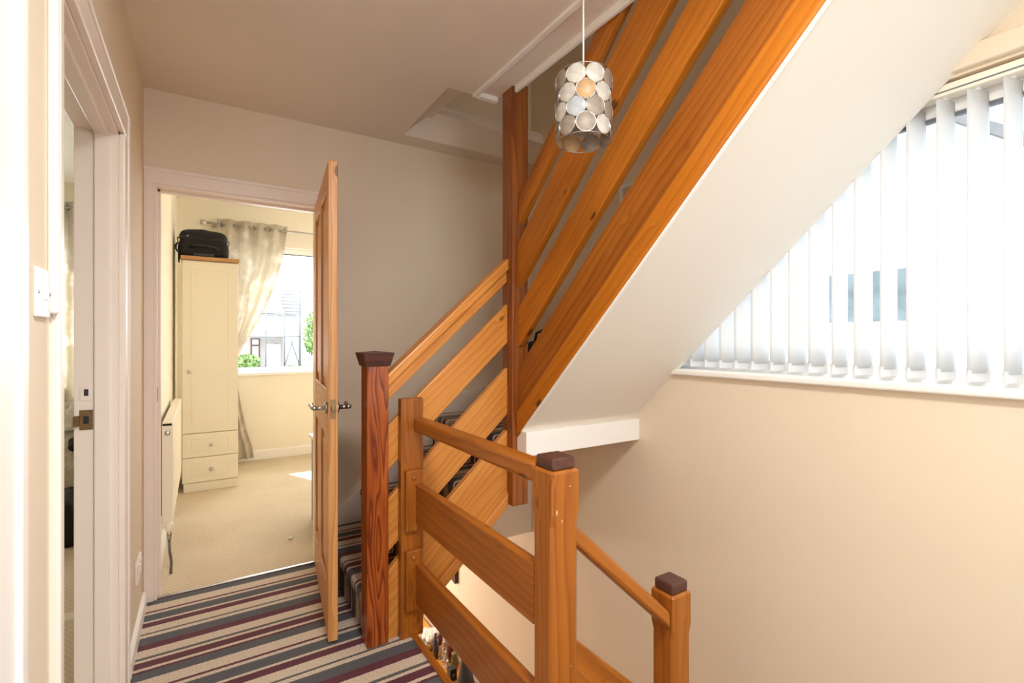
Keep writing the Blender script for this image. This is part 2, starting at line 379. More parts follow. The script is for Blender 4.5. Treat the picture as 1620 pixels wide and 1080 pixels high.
def tag(o, label, cat, group=None, kind=None):
    o['label'] = label; o['category'] = cat
    if group: o['group'] = group
    if kind: o['kind'] = kind
    return o
def thing(name, label, cat, loc=(0, 0, 0), group=None, kind=None, rot=0):
    o = bpy.data.objects.new(name, None); COL.objects.link(o); o.empty_display_size = .1
    attach(o, None, Matrix.Translation(Vector(loc)) @ Matrix.Rotation(rot, 4, 'Z'))
    return tag(o, label, cat, group, kind)
def struct(name, mb, mat, label, cat, bevel=0):
    return tag(mb.build(name, mat, None, bevel), label, cat, None, 'structure')
def bx(name, mat, parent, x0, x1, y0, y1, z0, z1, bevel=.002, seg=2):
    return MB().box(x0, x1, y0, y1, z0, z1).build(name, mat, parent, bevel, seg)
def frame_matrix(p0, p1, n):
    """local X along p0->p1, local Z along n (made square), origin p0"""
    x = (Vector(p1) - Vector(p0)).normalized(); z = Vector(n); z = (z - x * z.dot(x)).normalized(); y = z.cross(x)
    m = Matrix((x, y, z)).transposed().to_4x4(); m.translation = Vector(p0); return m
def dup(o, parent=None, M_=None):
    c = o.copy(); COL.objects.link(c)
    mw = M_ if M_ is not None else WM[o]
    if parent is not None:
        c.parent = parent; c.matrix_local = WM[parent].inverted() @ mw; WM[c] = mw.copy()
    else: attach(c, None, mw)
    return c
def quad_board(name, mat, parent, axis, p, t0, t1, bevel=.004):
    """a raked board: P is its outline (4+ points, (along, z)) in the plane across AXIS, from t0 to t1; grain runs along its first edge"""
    if axis == 'Y': to3 = lambda q, t: Vector((q[0], t, q[1])); n = (0, -1, 0)
    else: to3 = lambda q, t: Vector((t, q[0], q[1])); n = (-1, 0, 0)
    Mw = frame_matrix(to3(p[0], t0), to3(p[1], t0), n); inv = Mw.inverted()
    mb = MB(); k = len(p)
    vs = [to3(q, t0) for q in p] + [to3(q, t1) for q in p]
    fs = [tuple(range(k)), tuple(range(2 * k - 1, k - 1, -1))] + [(i, i + k, (i + 1) % k + k, (i + 1) % k) for i in range(k)]
    mb.add([inv @ v for v in vs], fs)
    return mb.build(name, mat, parent, bevel, 2, Mw)

# ------------------------------------------------------------------ the shell
ZC = 2.45; ZB = 2.63; ZG = -2.6
# floors
f = MB().prism([(-.236, -1.5), (.75, -1.5), (.75, .03), (.75, 2.03), (.60, 2.03), (.60, 2.924), (-.236, 2.924)], 'Z', -.22, 0)
struct('floor', f, M['stripe'], 'landing floor with grey, cream and maroon striped carpet', 'floor')
struct('floor', MB().box(-.3, 2.6, 2.924, 5.75, -.095, -.001), M['loop'], 'bedroom floor with beige woven loop carpet', 'floor')
struct('floor', MB().box(-2.8, -.236, -.5, 5.75, -.22, -.0005), M['loop'], 'beige carpet floor seen through the half open left doorway', 'floor')
struct('floor', MB().box(-.2, 2.0, -1.5, 6.6, ZG - .1, ZG), W('oak', 'Y'), 'wooden floor of the hall at the foot of the stairs', 'floor')
# left wall with doorway (1.29..2.118) and closed door nearer the camera (.13 .. .93)
w = MB()
for y0, y1, z0, z1 in ((-1.5, .06, 0, ZC), (.06, .86, 1.96, ZC), (.86, 1.235, 0, ZC), (1.235, 2.118, 1.957, ZC), (2.118, 2.94, 0, ZC)):
    w.box(-.345, -.236, y0, y1, z0, z1)
struct('wall_left', w, M['wall'], 'cream landing wall on the left around the open doorway', 'wall')
struct('wall_left', MB().box(-.305, -.203, 2.98, 5.75, 0, ZB), M['wallbed'], 'pale yellow bedroom wall behind the radiator', 'wall')
# far wall of the landing with bedroom doorway
w = MB()
w.box(-2.8, -.345, 2.9, 2.98, -.1, 0)
w.box(-.345, -.202, 2.9, 3.0, 0, 2.7); w.box(-.202, .556, 2.9, 3.0, 2.0, 2.7); w.box(.556, 2.0, 2.9, 3.0, -.1305, 4.9); w.box(-.345, .556, 2.9, 3.0, 2.7, 4.9)
struct('wall_far', w, M['wall'], 'cream wall at the end of the landing behind the stairs', 'wall')
# right wall with window opening
w = MB(); WY0, WY1, WZ0, WZ1 = -.72, 1.74, 1.085, 2.075
w.box(2.0, 2.14, -1.5, 6.6, ZG, WZ0); w.box(2.0, 2.14, -1.5, WY0, WZ0, WZ1); w.box(2.0, 2.14, WY1, 3.0, WZ0, WZ1); w.box(2.0, 2.14, -1.5, 3.0, WZ1, 4.9)
struct('wall_right', w, M['wall'], 'tall cream stairwell wall below and around the window with blinds', 'wall')
# back wall behind the camera with an opening added for fill daylight
w = MB(); w.box(-.345, -.15, -1.62, -1.5, ZG, ZC + .2); w.box(1.75, 2.14, -1.62, -1.5, ZG, 4.9); w.box(-.15, 1.75, -1.62, -1.5, ZG, .4); w.box(-.15, 1.75, -1.62, -1.5, 2.35, 4.9)
struct('wall_back', w, M['wall'], 'cream landing wall behind the camera with an opening added for daylight', 'wall')
# bedroom walls
w = MB(); BX0, BX1, BZ0, BZ1 = .22, 2.35, .905, 2.235
w.box(-.3, BX0, 5.72, 5.88, -.2, ZB); w.box(BX1, 2.7, 5.72, 5.88, -.2, ZB); w.box(BX0, BX1, 5.72, 5.88, -.2, BZ0); w.box(BX0, BX1, 5.72, 5.88, BZ1, ZB)
struct('wall_far', w, M['wallbed'], 'pale yellow bedroom wall around the bright window', 'wall')
struct('wall_right', MB().box(2.6, 2.7, 3.0, 5.72, 0, ZB), M['wallbed'], 'pale yellow bedroom wall hidden behind the pine door', 'wall')
w = MB(); w.box(-2.8, -2.6, 5.72, 5.88, -.2, ZB); w.box(-.9, -.3, 5.72, 5.88, -.2, ZB); w.box(-2.6, -.9, 5.72, 5.88, -.2, .9); w.box(-2.6, -.9, 5.72, 5.88, 2.235, ZB)
struct('wall_far', w, M['wallbed'], 'pale yellow window wall of the left hand room', 'wall')
w = MB(); w.box(-2.9, -2.8, -.5, 5.88, -.2, ZB); w.box(-2.8, -.345, -.6, -.5, -.2, ZB)
struct('wall_left', w, M['wallbed'], 'outer pale walls of the left hand room', 'wall')
# ceilings
c = MB()
c.box(-.345, 1.262, -1.5, 2.13, ZC, 2.68); c.box(1.262, 2.0, -1.5, .16, ZC, 2.68)
c.box(-.345, .99, 2.13, 2.9, ZC, 2.68); c.box(.99, 2.0, 2.76, 2.9, ZC, 2.68)
c.add([(.99, 2.13, ZC), (.99, 2.76, ZC), (1.14, 2.66, 2.58), (1.14, 2.13, 2.50), (1.10, 2.13, 2.68), (1.10, 2.76, 2.68)], [(0, 1, 2, 3), (3, 2, 5, 4), (0, 3, 4)])
c.add([(.99, 2.76, ZC), (2.0, 2.76, ZC), (2.0, 2.66, 2.56), (1.14, 2.66, 2.58), (2.0, 2.8, 2.68), (1.1, 2.8, 2.68)], [(0, 1, 2, 3), (3, 2, 4, 5)])
struct('ceiling', c, M['ceil'], 'pinkish white landing ceiling with splayed opening over the stairs', 'ceiling')
struct('ceiling', MB().box(-.3, 2.7, 2.98, 5.88, ZB, ZB + .1), M['white'], 'white bedroom ceiling', 'ceiling')
struct('ceiling', MB().box(-2.9, -.3, -.6, 5.88, ZB, ZB + .1), M['white'], 'white ceiling of the left hand room', 'ceiling')
c = MB(); c.box(-.2, .75, -1.5, 3.0, -.3, -.225); c.box(-.2, 1.999, 2.96, 6.6, -.13, -.097)
struct('ceiling', c, M['wall'], 'ceiling edge of the hall below the landing', 'ceiling')
# upper storey enclosure
w = MB(); w.box(1.06, 1.14, 2.1, 2.9, 2.55, 4.9); w.box(1.2, 1.262, -1.5, 2.13, 2.68, 4.9); w.box(1.06, 1.262, 2.08, 2.13, 2.68, 4.9)
struct('wall_left', w, M['wall'], 'shaded wall of the upper storey glimpsed through the raked rails', 'wall')
w = MB(); w.box(-.4, 1.35, -1.7, 3.1, 4.9, 5.0); w.box(1.9, 2.2, -1.7, 3.1, 4.9, 5.0); w.box(1.35, 1.9, -1.7, .2, 4.9, 5.0); w.box(1.35, 1.9, 1.0, 3.1, 4.9, 5.0)
struct('ceiling', w, M['ceil'], 'ceiling of the upper storey above the stairs', 'ceiling')
# hall below
w = MB(); w.box(-.3, -.2, -1.62, 6.7, ZG, -.25); w.box(-.2, .85, 6.6, 6.72, ZG, -.25); w.box(1.9, 2.14, 6.6, 6.72, ZG, -.25); w.box(.85, 1.9, 6.6, 6.72, -.55, -.25)
struct('wall_far', w, M['wall'], 'walls of the hall downstairs around the glazed front door', 'wall')

# skirtings and trims
def skirt(name, p0, p1, n, h, mat, label, t=.016, z=0):
    p0 = Vector((p0[0], p0[1], z)); p1 = Vector((p1[0], p1[1], z)); d = p1 - p0; L_ = d.length
    Mw = frame_matrix(p0, p1, (0, 0, 1)); s = 1 if (Mw.to_3x3() @ Vector((0, 1, 0))).dot(Vector((n[0], n[1], 0))) > 0 else -1
    mb = MB().prism([(0, 0), (s * t, 0), (s * t, h - .012), (s * t * .45, h), (0, h)], 'X', 0, L_)
    return tag(mb.build(name, mat, None, .002, 2, Mw), label, 'skirting', None, 'structure')
skirt('baseboard_left', (-.236, 2.27), (-.236, 2.86), (1, 0), .07, M['white'], 'low white skirting below the wall socket on the left')
skirt('baseboard_far', (-.203, 5.72), (2.6, 5.72), (0, -1), .10, M['white'], 'white skirting under the bedroom window')
skirt('baseboard_left', (-.203, 3.0), (-.203, 5.72), (1, 0), .11, M['white'], 'white skirting under the radiator')

def architrave(parent, pts, wdt=.065, t=.016):
    """legs and head of a door surround; pts = list of boxes"""
    for b in pts: bx('architrave', M['gloss'], parent, *b, .006, 3)
# doorway on the left (to the left hand room)
t = thing('trim_1', 'white gloss door surround of the open left doorway with brass strike plate', 'door frame', (-.236, 2.118, 0), kind='structure')
for y0, y1, z0, z1 in ((2.108, 2.17, 0, 2.02), (1.206, 1.237, 0, 2.02), (1.206, 2.17, 1.95, 2.02)):
    if y0 > 2.1: b = (-.24, -.220, y0, y1, z0, 1.9501)
    elif z0 > 1: b = (-.24, -.220, y0, y1, z0, z1)
    else: b = (-.24, -.220, y0, y1, z0, 1.9501)
    bx('architrave', M['gloss'], t, *b, .006, 3)
for b in ((-.236, -.214, 2.168, 2.185, 0, 2.035), (-.236, -.214, 1.206, 2.185, 2.018, 2.035)):
    bx('moulding', M['gloss'], t, *b, .006, 3)
bx('jamb', M['gloss'], t, -.352, -.238, 2.098, 2.124, 0, 1.96, .002)
bx('jamb', M['gloss'], t, -.352, -.238, 1.222, 1.236, 0, 1.96, .002)
bx('head_lining', M['gloss'], t, -.352, -.238, 1.234, 2.124, 1.94, 1.96, .002)
bx('door_stop', M['gloss'], t, -.300, -.262, 2.086, 2.10, 0, 1.935, .003)
bx('door_stop', M['gloss'], t, -.300, -.262, 1.236, 2.10, 1.925, 1.942, .003)
st = bx('strike_plate', M['brass'], t, -.338, -.304, 2.0955, 2.0985, .955, 1.02, .0008)
st['label'] = 'worn brass strike plate'
bx('latch_slot', M['dark'], st, -.328, -.314, 2.0945, 2.0965, .975, 1.0, 0)
bx('strike_lip', M['brass'], st, -.352, -.338, 2.083, 2.098, .968, 1.002, .001)
sp = bx('spare_plate', M['gloss'], t, -.336, -.306, 2.0955, 2.0985, 1.05, 1.10, .0008)
bx('latch_slot', M['dark'], sp, -.326, -.315, 2.0945, 2.0965, 1.066, 1.088, 0)
# white rail boxed down the wall beside the switch
t = thing('trim_2', 'white boxed rail running down beside the light switch, stopping short', 'trim', (-.225, 1.25, 1.3), kind='structure')
bx('boxing', M['white'], t, -.236, -.2205, 1.189, 1.2055, 1.296, 2.44, .006, 3)
bx('screw', M['metal'], t, -.231, -.227, 1.195, 1.199, 1.290, 1.297, .001)
# near white door and its surround
t = thing('trim_3', 'broad white gloss door surround nearest the camera', 'door frame', (-.236, .93, 0), kind='structure')
bx('architrave', M['white'], t, -.238, -.216, .855, .956, 0, 2.05, .005, 3)
bx('moulding', M['white'], t, -.238, -.2095, .930, .962, 0, 2.05, .006, 3)
bx('moulding', M['gloss'], t, -.238, -.2125, .961, .982, 0, 2.05, .007, 3)
bx('architrave', M['white'], t, -.238, -.216, -.03, .956, 1.97, 2.05, .006, 3)
bx('jamb', M['white'], t, -.345, -.236, .83, .86, 0, 1.97, .003)
t = thing('door_2', 'white door at the left edge of the picture', 'door', (-.26, .45, 0), kind='structure')
bx('door_leaf', M['white'], t, -.30, -.262, .065, .83, .006, 1.957, .003)
# bedroom doorway surround
t = thing('trim_4', 'white gloss door surround of the bedroom doorway', 'door frame', (.17, 2.9, 0), kind='structure')
for b in ((-.236, -.196, 2.8845, 2.902, 0, 2.04), (.552, .615, 2.8845, 2.902, 0, 2.04), (-.236, .615, 2.884, 2.902, 1.996, 2.062)): bx('architrave', M['gloss'], t, *b, .005, 3)
bx('moulding', M['gloss'], t, -.236, .63, 2.878, 2.902, 2.055, 2.075, .005, 3)
bx('jamb', M['gloss'], t, -.205, -.184, 2.8955, 3.005, 0, 2.002, .002); bx('jamb', M['gloss'], t, .540, .558, 2.8955, 3.005, 0, 2.002, .002)
bx('head_lining', M['gloss'], t, -.205, .558, 2.894, 3.005, 1.984, 2.012, .002)
bx('door_stop', M['gloss'], t, -.186, -.172, 2.945, 2.975, 0, 1.99, .002); bx('door_stop', M['gloss'], t, -.186, .545, 2.945, 2.975, 1.972, 1.988, .002)
bx('keeper', M['brass'], t, -.186, -.1825, 2.905, 2.93, .95, 1.02, .001)
tag(bx('trim_5', M['metal'], None, -.185, .54, 2.910, 2.926, -.002, .005, .002), 'thin silver threshold strip between striped and beige carpet', 'threshold', None, 'structure')
# ceiling battens
tag(bx('trim_6', M['white'], None, 1.118, 1.142, -1.0, 2.13, ZC - .012, ZC + .003, .003), 'thin white batten fixed along the landing ceiling', 'trim', None, 'structure')
t = thing('trim_7', 'white edge trim along the ceiling opening beside the raked rails', 'trim', (1.28, 1, ZC), kind='structure')
bx('edge_strip', M['white'], t, 1.248, 1.264, .16, 1.95, ZC - .03, ZC + .004, .003); bx('edge_strip', M['white'], t, 1.14, 1.24, 2.085, 2.12, ZC - .022, ZC + .01, .003)

# ------------------------------------------------------------------ soffit and its beam
SL = .934
def zs(y): return .796 + SL * (1.938 - y)
sf = MB().prism([(1.94, zs(1.94)), (.13, zs(.13)), (.13, zs(.13) + .03), (1.94, zs(1.94) + .03)], 'X', 1.268, 2.0)
struct('ceiling', sf, M['soffit'], 'smooth white sloping soffit under the upper stairs', 'ceiling')
tag(bx('trim_8', M['white'], None, 1.262, 2.0, 1.868, 1.95, .709, .822, .004), 'white painted beam under the foot of the sloping soffit', 'trim', None, 'structure')
tag(MB().prism([(1.945, zs(1.945) - .004), (.14, zs(.14) - .004), (.14, zs(.14) + .012), (1.945, zs(1.945) + .012)], 'X', 1.262, 1.274).build('trim_9', M['white'], None, .001), 'thin white caulked line between soffit and wooden string', 'trim', None, 'structure')

# ------------------------------------------------------------------ staircases
R_ = .195
def step_mesh(x0, x1, y0, y1, z0, z1, axis, r=.018, th=.04):
    """carpeted step (riser and tread, open underneath) with a rounded nosing; AXIS is the way up"""
    prof = [(0, z0), (0, z1 - .05), (-.022, z1 - .045)]
    for k in range(6):
        a = PI + (-PI / 2) * k / 5
        prof.append((-.022 + r + r * math.cos(a), z1 - r + r * math.sin(a)))
    mb = MB(); d = (x1 - x0) if axis == 'X' else (y1 - y0)
    prof += [(d, z1), (d, z1 - th), (.03, z1 - th), (.03, z0)]
    if axis == 'X': mb.prism([(x0 + u, z) for u, z in prof], 'Y', y0, y1)
    else: mb.prism([(y1 - u, z) for u, z in prof], 'X', x0, x1)
    return mb
t = thing('staircase', 'striped carpeted stairs climbing from the landing behind the stout dark red post', 'stairs', (.58, 2.45, 0), 'stair flights')
xs = [.585 + .215 * i for i in range(4)]
for i, x in enumerate(xs[:3]):
    step_mesh(x, x + .225, 2.036, 2.882, 0 if i == 0 else R_ * i - .03, R_ * (i + 1), 'X').build('carpeted_step', M['stripe'], t, .004)
step_mesh(xs[3], 1.999, 2.036, 2.882, R_ * 3 - .03, R_ * 4, 'X').build('carpeted_step', M['stripe'], t, .004)
MB().prism([(1.33, 2.05), (1.999, 2.88), (1.999, 1.96), (1.33, 1.96)], 'Z', R_ * 4, R_ * 5).build('carpeted_step', M['stripex'], t, .012, 3)
# string along the rails and wall string
quad_board('string_board', W('pine'), t, 'Y', [(.655, .50 + .905 * (.655 - 1.241)), (1.241, .50), (1.241, .815), (.655, .815 + .905 * (.655 - 1.241))], 2.0, 2.034, .004)
quad_board('string_moulding', W('pine'), t, 'Y', [(.72, .452 + .905 * (.72 - 1.241)), (1.241, .452), (1.241, .522), (.72, .522 + .905 * (.72 - 1.241))], 1.984, 2.04, .010)
quad_board('stair_underside', M['wall'], t, 'Y', [(.66, .485 + .905 * (.66 - 1.241)), (1.241, .485), (1.30, .724), (2.0, .726), (2.0, .738), (1.28, .738), (1.228, .51), (.66, .51 + .905 * (.66 - 1.241))], 2.034, 2.9, 0)  # unseen underside, added to keep window light off the wall below
quad_board('wall_string', M['gloss'], t, 'Y', [(.60, -.0), (.60, .235), (1.30, .235 + .907 * .7), (2.0, 1.02), (2.0, .7), (1.3, .55)], 2.882, 2.9, .003)
t2 = thing('staircase', 'enclosed upper stairs rising above the white soffit towards the camera', 'stairs', (1.6, 1.9, R_ * 4), 'stair flights')
for k in range(8):
    y = 1.86 - .209 * k; z1 = R_ * (6 + k)
    step_mesh(1.302, 1.999, y - .235, y, z1 - R_ + .0, z1, 'Y').build('carpeted_step', M['stripex'], t2, .004)
def uz(y, z0): return z0 + SL * (1.938 - y)
YT, YB = .14, 1.951
quad_board('string_board', W('amber'), t2, 'X', [(YB, uz(YB, .86)), (YT, uz(YT, .86)), (YT, uz(YT, 1.122)), (YB, uz(YB, 1.122))], 1.268, 1.30, .003)
quad_board('string_moulding', W('orange'), t2, 'X', [(YB, uz(YB, .797)), (YT, uz(YT, .797)), (YT, uz(YT, .915)), (YB, uz(YB, .915))], 1.255, 1.285, .010)
# stairs going down, mostly below the picture
t3 = thing('staircase', 'stairs going down beside the landing balustrade, under the sloping soffit', 'stairs', (.84, .55, 0), 'stair flights')
for k in range(2):
    mb = MB().box(.795 + .215 * k, 1.03 + .215 * k, .06, .99, -R_ * (k + 2), -R_ * (k + 1)); mb.build('carpeted_step', M['stripe'], t3, .012, 3)
MB().box(1.225, 2.0, .06, 1.09, -R_ * 4, -R_ * 3).build('carpeted_step', M['stripe'], t3, .012, 3)
for k in range(9):
    MB().box(1.30, 2.0, 1.09 + .209 * k, 1.33 + .209 * k, -R_ * (5 + k), -R_ * (4 + k)).build('carpeted_step', M['stripex'], t3, .012, 3)
quad_board('string_board', W('amber'), t3, 'X', [(1.094, -.98), (3.1, -.98 - SL * 2.0), (3.1, -.66 - SL * 2.0), (1.094, -.66)], 1.25, 1.29, .004)
quad_board('string_board', W('amber'), t3, 'Y', [(.835, -.36), (1.225, -.36 - .92 * .39), (1.225, -.02 - .92 * .39), (.835, -.02)], 1.02, 1.055, .004)
struct('wall_back', MB().box(.75, 2.0, -.02, .06, ZG, 0), M['wall'], 'low cream wall closing the stairwell below the landing', 'wall')
tag(bx('trim_10', W('amber', 'Y'), None, .742, .768, 1.09, 1.962, -.16, .012, .005), 'thin wooden nosing along the carpet edge under the landing rails', 'trim', None, 'structure')
struct('floor', MB().box(.60, .75, 2.03, 2.9, -.22, 0), M['wall'], 'floor under the first stairs', 'floor')

# ------------------------------------------------------------------ newel posts
def post(name, label, x, y, s, sy, z0, z1, tone, chamfer=None):
    t = thing(name, label, 'post', (x + s / 2, y + sy / 2, z0), 'newel posts of the staircase')
    if chamfer is None:
        bx('shaft', W(tone, 'Z'), t, x, x + s, y, y + sy, z0, z1, .004, 3)
    else:
        c = .012; mb = MB(); zc = z1 - chamfer
        def ring(z, k):
            return [(x + k, y, z), (x + s - k, y, z), (x + s, y + k, z), (x + s, y + sy - k, z), (x + s - k, y + sy, z), (x + k, y + sy, z), (x, y + sy - k, z), (x, y + k, z)]
        rings = [ring(z0, c), ring(zc - .03, c), ring(zc, .003), ring(z1 - .006, .003)]
        top = [(x + .006 + (px - x) * (s - .012) / s, y + .006 + (py - y) * (sy - .012) / sy, z1) for px, py, _ in ring(z1, .003)]
        rings.append(top); vs = sum(rings, []); fs = [tuple(range(7, -1, -1)), tuple(range(32, 40))]
        for i in range(4):
            for k in range(8): fs.append((i * 8 + k, i * 8 + (k + 1) % 8, i * 8 + 8 + (k + 1) % 8, i * 8 + 8 + k))
        mb.add(vs, fs); mb.build('shaft', W(tone, 'Z'), t, .0015)
    return t
def flat_cap(t, x, y, s, z, ins=.007, h=.034):
    o = bx('post_cap', W('cap', 'Y'), t, x + ins, x + s - ins, y + ins, y + s - ins, z, z + h, .007, 3); o['label'] = 'dark worn cap'
PA = (.561, 1.977, .0885)
t = post('newel_post', 'stout dark red grained post with flared dark cap at the foot of the stairs', PA[0], PA[1], PA[2], PA[2], 0, 1.145, 'red')
x, y, s = PA; a, b = .006, .020; z0, z1 = 1.141, 1.196
mb = MB().add([(x - a, y - a, z0), (x + s + a, y - a, z0), (x + s + a, y + s + a, z0), (x - a, y + s + a, z0), (x - b, y - b, z1), (x + s + b, y - b, z1), (x + s + b, y + s + b, z1), (x - b, y + s + b, z1), (x + s / 2, y + s / 2, z1 + .008)],
              [(3, 2, 1, 0), (0, 1, 5, 4), (1, 2, 6, 5), (2, 3, 7, 6), (3, 0, 4, 7), (4, 5, 8), (5, 6, 8), (6, 7, 8), (7, 4, 8)])
mb.build('post_cap', W('cap', 'X'), t, .002)['label'] = 'flared dark brown cap'
t = post('newel_post', 'tall square post from the ceiling to below the stair strings', 1.239, 1.951, .088, .095, .46, 2.47, 'brown')
t = post('newel_post', 'flat short post carrying the ends of the landing rails', .697, 1.962, .099, .038, 0, 1.003, 'amber')
for z0, z1 in ((.452, .705), (.12, .372)):
    b_ = bx('rail_block', W('amber', 'Z'), t, .711, .787, 1.938, 1.964, z0, z1, .005, 2)
    MB().lathe([(.0, -.004), (.009, -.004), (.010, .002)], (.745, 1.938, z1 - .03), 10, 'Y').build('screw_plug', W('amber', 'Z'), b_)
PD = (.748, .992, .09)
t = post('newel_post', 'thick scuffed post with a dark cap in the foreground', PD[0], PD[1], PD[2], PD[2], -.45, .912, 'amber', .11)
flat_cap(t, *PD, .911)
# scuffs, paint flecks proud of the wood
for (dx, dz, w_, h_) in ((.012, .80, .010, .026), (.030, .78, .006, .012), (.055, .868, .011, .006), (.060, .40, .006, .008)):
    rg = random.Random(int(dz * 1000)); fx, fz = PD[0] + dx + w_ * .3, dz + h_ * .35
    MB().prism([(fx + w_ * .3 * rg.uniform(.5, 1.1) * math.cos(a_), fz + h_ * .38 * rg.uniform(.5, 1.1) * math.sin(a_)) for a_ in [2 * PI * k / 9 for k in range(9)]], 'Y', PD[1] - .0005, PD[1] + .001).build('paint_fleck', M['fleck'], t)
PE = (1.222, 1.006, .088)
t = post('newel_post', 'shorter capped post further down the stairs against the cream wall', PE[0], PE[1], PE[2], PE[2], -1.1, .455, 'amber', .10)
flat_cap(t, *PE, .454)

# ------------------------------------------------------------------ balustrades
def ab(x, z): return z + .905 * (x - 1.241)
t = thing('stair_balustrade', 'pale pine raked handrail and rails beside the striped stairs', 'balustrade', (.95, 2.0, .4), 'raked balustrades')
def abb(name, tone, zt, zb, y0, y1, bev): 
    return quad_board(name, W(tone), t, 'Y', [(.645, ab(.645, zb)), (1.241, zb), (1.241, zt), (.645, ab(.645, zt))], y0, y1, bev)
abb('handrail', 'pine', 1.641, 1.585, 1.984, 2.055, .008); abb('handrail_fillet', 'pine', 1.588, 1.527, 2.006, 2.04, .003)
abb('rail_board', 'pine', 1.421, 1.236, 2.0, 2.03, .004); abb('rail_board', 'pine', 1.115, .893, 2.0, 2.03, .004)
t = thing('stair_balustrade', 'deep orange raked handrail and rails climbing past the shell lampshade', 'balustrade', (1.28, 1.0, 1.9), 'raked balustrades')
def ubb(name, tone, zt, zb, x0, x1, bev, ye=YT):
    return quad_board(name, W(tone), t, 'X', [(YB + .001, uz(YB, zb)), (ye, uz(ye, zb)), (ye, uz(ye, zt)), (YB + .001, uz(YB, zt))], x0, x1, bev)
ubb('handrail', 'amber', 1.935, 1.872, 1.266, 1.318, .012, .8); ubb('handrail_fillet', 'orange', 1.874, 1.812, 1.272, 1.308, .003, .8)
ubb('rail_board', 'orange', 1.722, 1.515, 1.268, 1.304, .004, .7); ubb('rail_board', 'orange', 1.408, 1.225, 1.268, 1.304, .004, .5)
t = thing('landing_balustrade', 'level handrail and two level boards guarding the landing edge', 'balustrade', (.77, 1.5, 0))
def lev(name, tone, z0, z1, x0, x1, bev, seg=2, y1=1.94):
    Mw = Matrix.Translation((0, 1.08, 0)) @ Matrix.Rotation(PI / 2, 4, 'Z')
    MB().box(0, y1 - 1.08, -x1, -x0, z0, z1).build(name, W(tone), t, bev, seg, Mw)
lev('handrail', 'amber', .862, .920, .752, .806, .014, 4, 1.963); lev('rail_board', 'amber', .482, .648, .752, .784, .005); lev('rail_board', 'amber', .147, .312, .752, .784, .005)
t = thing('stair_balustrade', 'worn handrail and board dropping between the two capped posts', 'balustrade', (1.03, 1.03, 0), 'raked balustrades')
def de(zt, zb, name, y0, y1, bev): quad_board(name, W('amber'), t, 'Y', [(.83, zb), (1.224, zb - .92 * .394), (1.224, zt - .92 * .394), (.83, zt)], y0, y1, bev)
de(.768, .712, 'handrail', 1.012, 1.058, .010); de(.462, .275, 'rail_board', 1.02, 1.05, .004); de(.12, -.06, 'rail_board', 1.02, 1.05, .004)

# ------------------------------------------------------------------ pine door, open
H0 = Vector((.546, 2.884, 0)); ang = math.atan2(2.075 - 2.884, .452 - .546)     # hinge to free edge
DW = .80; DT = .038
Md = Matrix.Translation(H0) @ Matrix.Rotation(ang, 4, 'Z')
t = bpy.data.objects.new('door_1', None); COL.objects.link(t); attach(t, None, Md); t.empty_display_size = .1
tag(t, 'four panel knotty pine door standing open into the landing', 'door', None, 'structure')
def dpart(name, mat, x0, x1, z0, z1, y0=-DT / 2, y1=DT / 2, bev=.003, parent=None):
    Mw = Md @ Matrix.Translation(((x0 + x1) / 2, 0, z0))
    return MB().box(-(x1 - x0) / 2, (x1 - x0) / 2, y0, y1, 0, z1 - z0).build(name, mat, parent or t, bev, 2, Mw)
DZ0, DZ1 = .012, 1.985
dpart('stile', W('door', 'Z'), 0, .10, DZ0, DZ1); dpart('stile', W('door', 'Z'), DW - .10, DW, DZ0, DZ1)
dpart('rail', W('door', 'X'), .10, DW - .10, DZ1 - .10, DZ1); dpart('rail', W('door', 'X'), .10, DW - .10, DZ0, .22); dpart('rail', W('door', 'X'), .10, DW - .10, .84, 1.04)
for z0, z1 in ((.22, .84), (1.04, DZ1 - .10)):
    dpart('muntin', W('door', 'Z'), DW / 2 - .05, DW / 2 + .05, z0, z1)
    for x0, x1 in ((.10, DW / 2 - .05), (DW / 2 + .05, DW - .10)):
        pn = dpart('panel', W('door', 'Z'), x0 - .004, x1 + .004, z0 - .004, z1 + .004, -.007, .007, 0)
        dpart('raised_field', W('door', 'Z'), x0 + .035, x1 - .035, z0 + .035, z1 - .035, -.013, .013, .008, pn)
for sgn in (-1, 1):
    hz = .965; hx = DW - .055
    def hp(p): return Md @ Vector(p)
    Mh = Md @ Matrix.Translation((hx, sgn * DT / 2, hz))
    mb = MB().lathe([(0, 0), (.026, 0), (.026, sgn * .006), (.022, sgn * .009), (.011, sgn * .010), (.0095, sgn * .03), (.0095, sgn * .042)], (0, 0, 0), 16, 'Y')
    mb.tube([(0, sgn * .042, 0), (-.004, sgn * .052, 0), (-.02, sgn * .056, 0), (-.10, sgn * .055, 0), (-.118, sgn * .055, 0)], [.0095, .0095, .008, .0085, .011], 12)
    mb.build('lever_handle', M['metal'], t, 0, 2, Mh)['label'] = 'satin steel lever handle'
lp = dpart('latch_plate', M['brass'], DW - .001, DW + .002, .925, 1.005, -.012, .012, .0005)
dpart('latch_bolt', M['brass'], DW, DW + .010, .955, .978, -.007, .007, .002, lp)
for z in (.25, 1.75): dpart('hinge', M['brass'], -.006, .004, z, z + .075, DT / 2 - .004, DT / 2 + .006, .001)

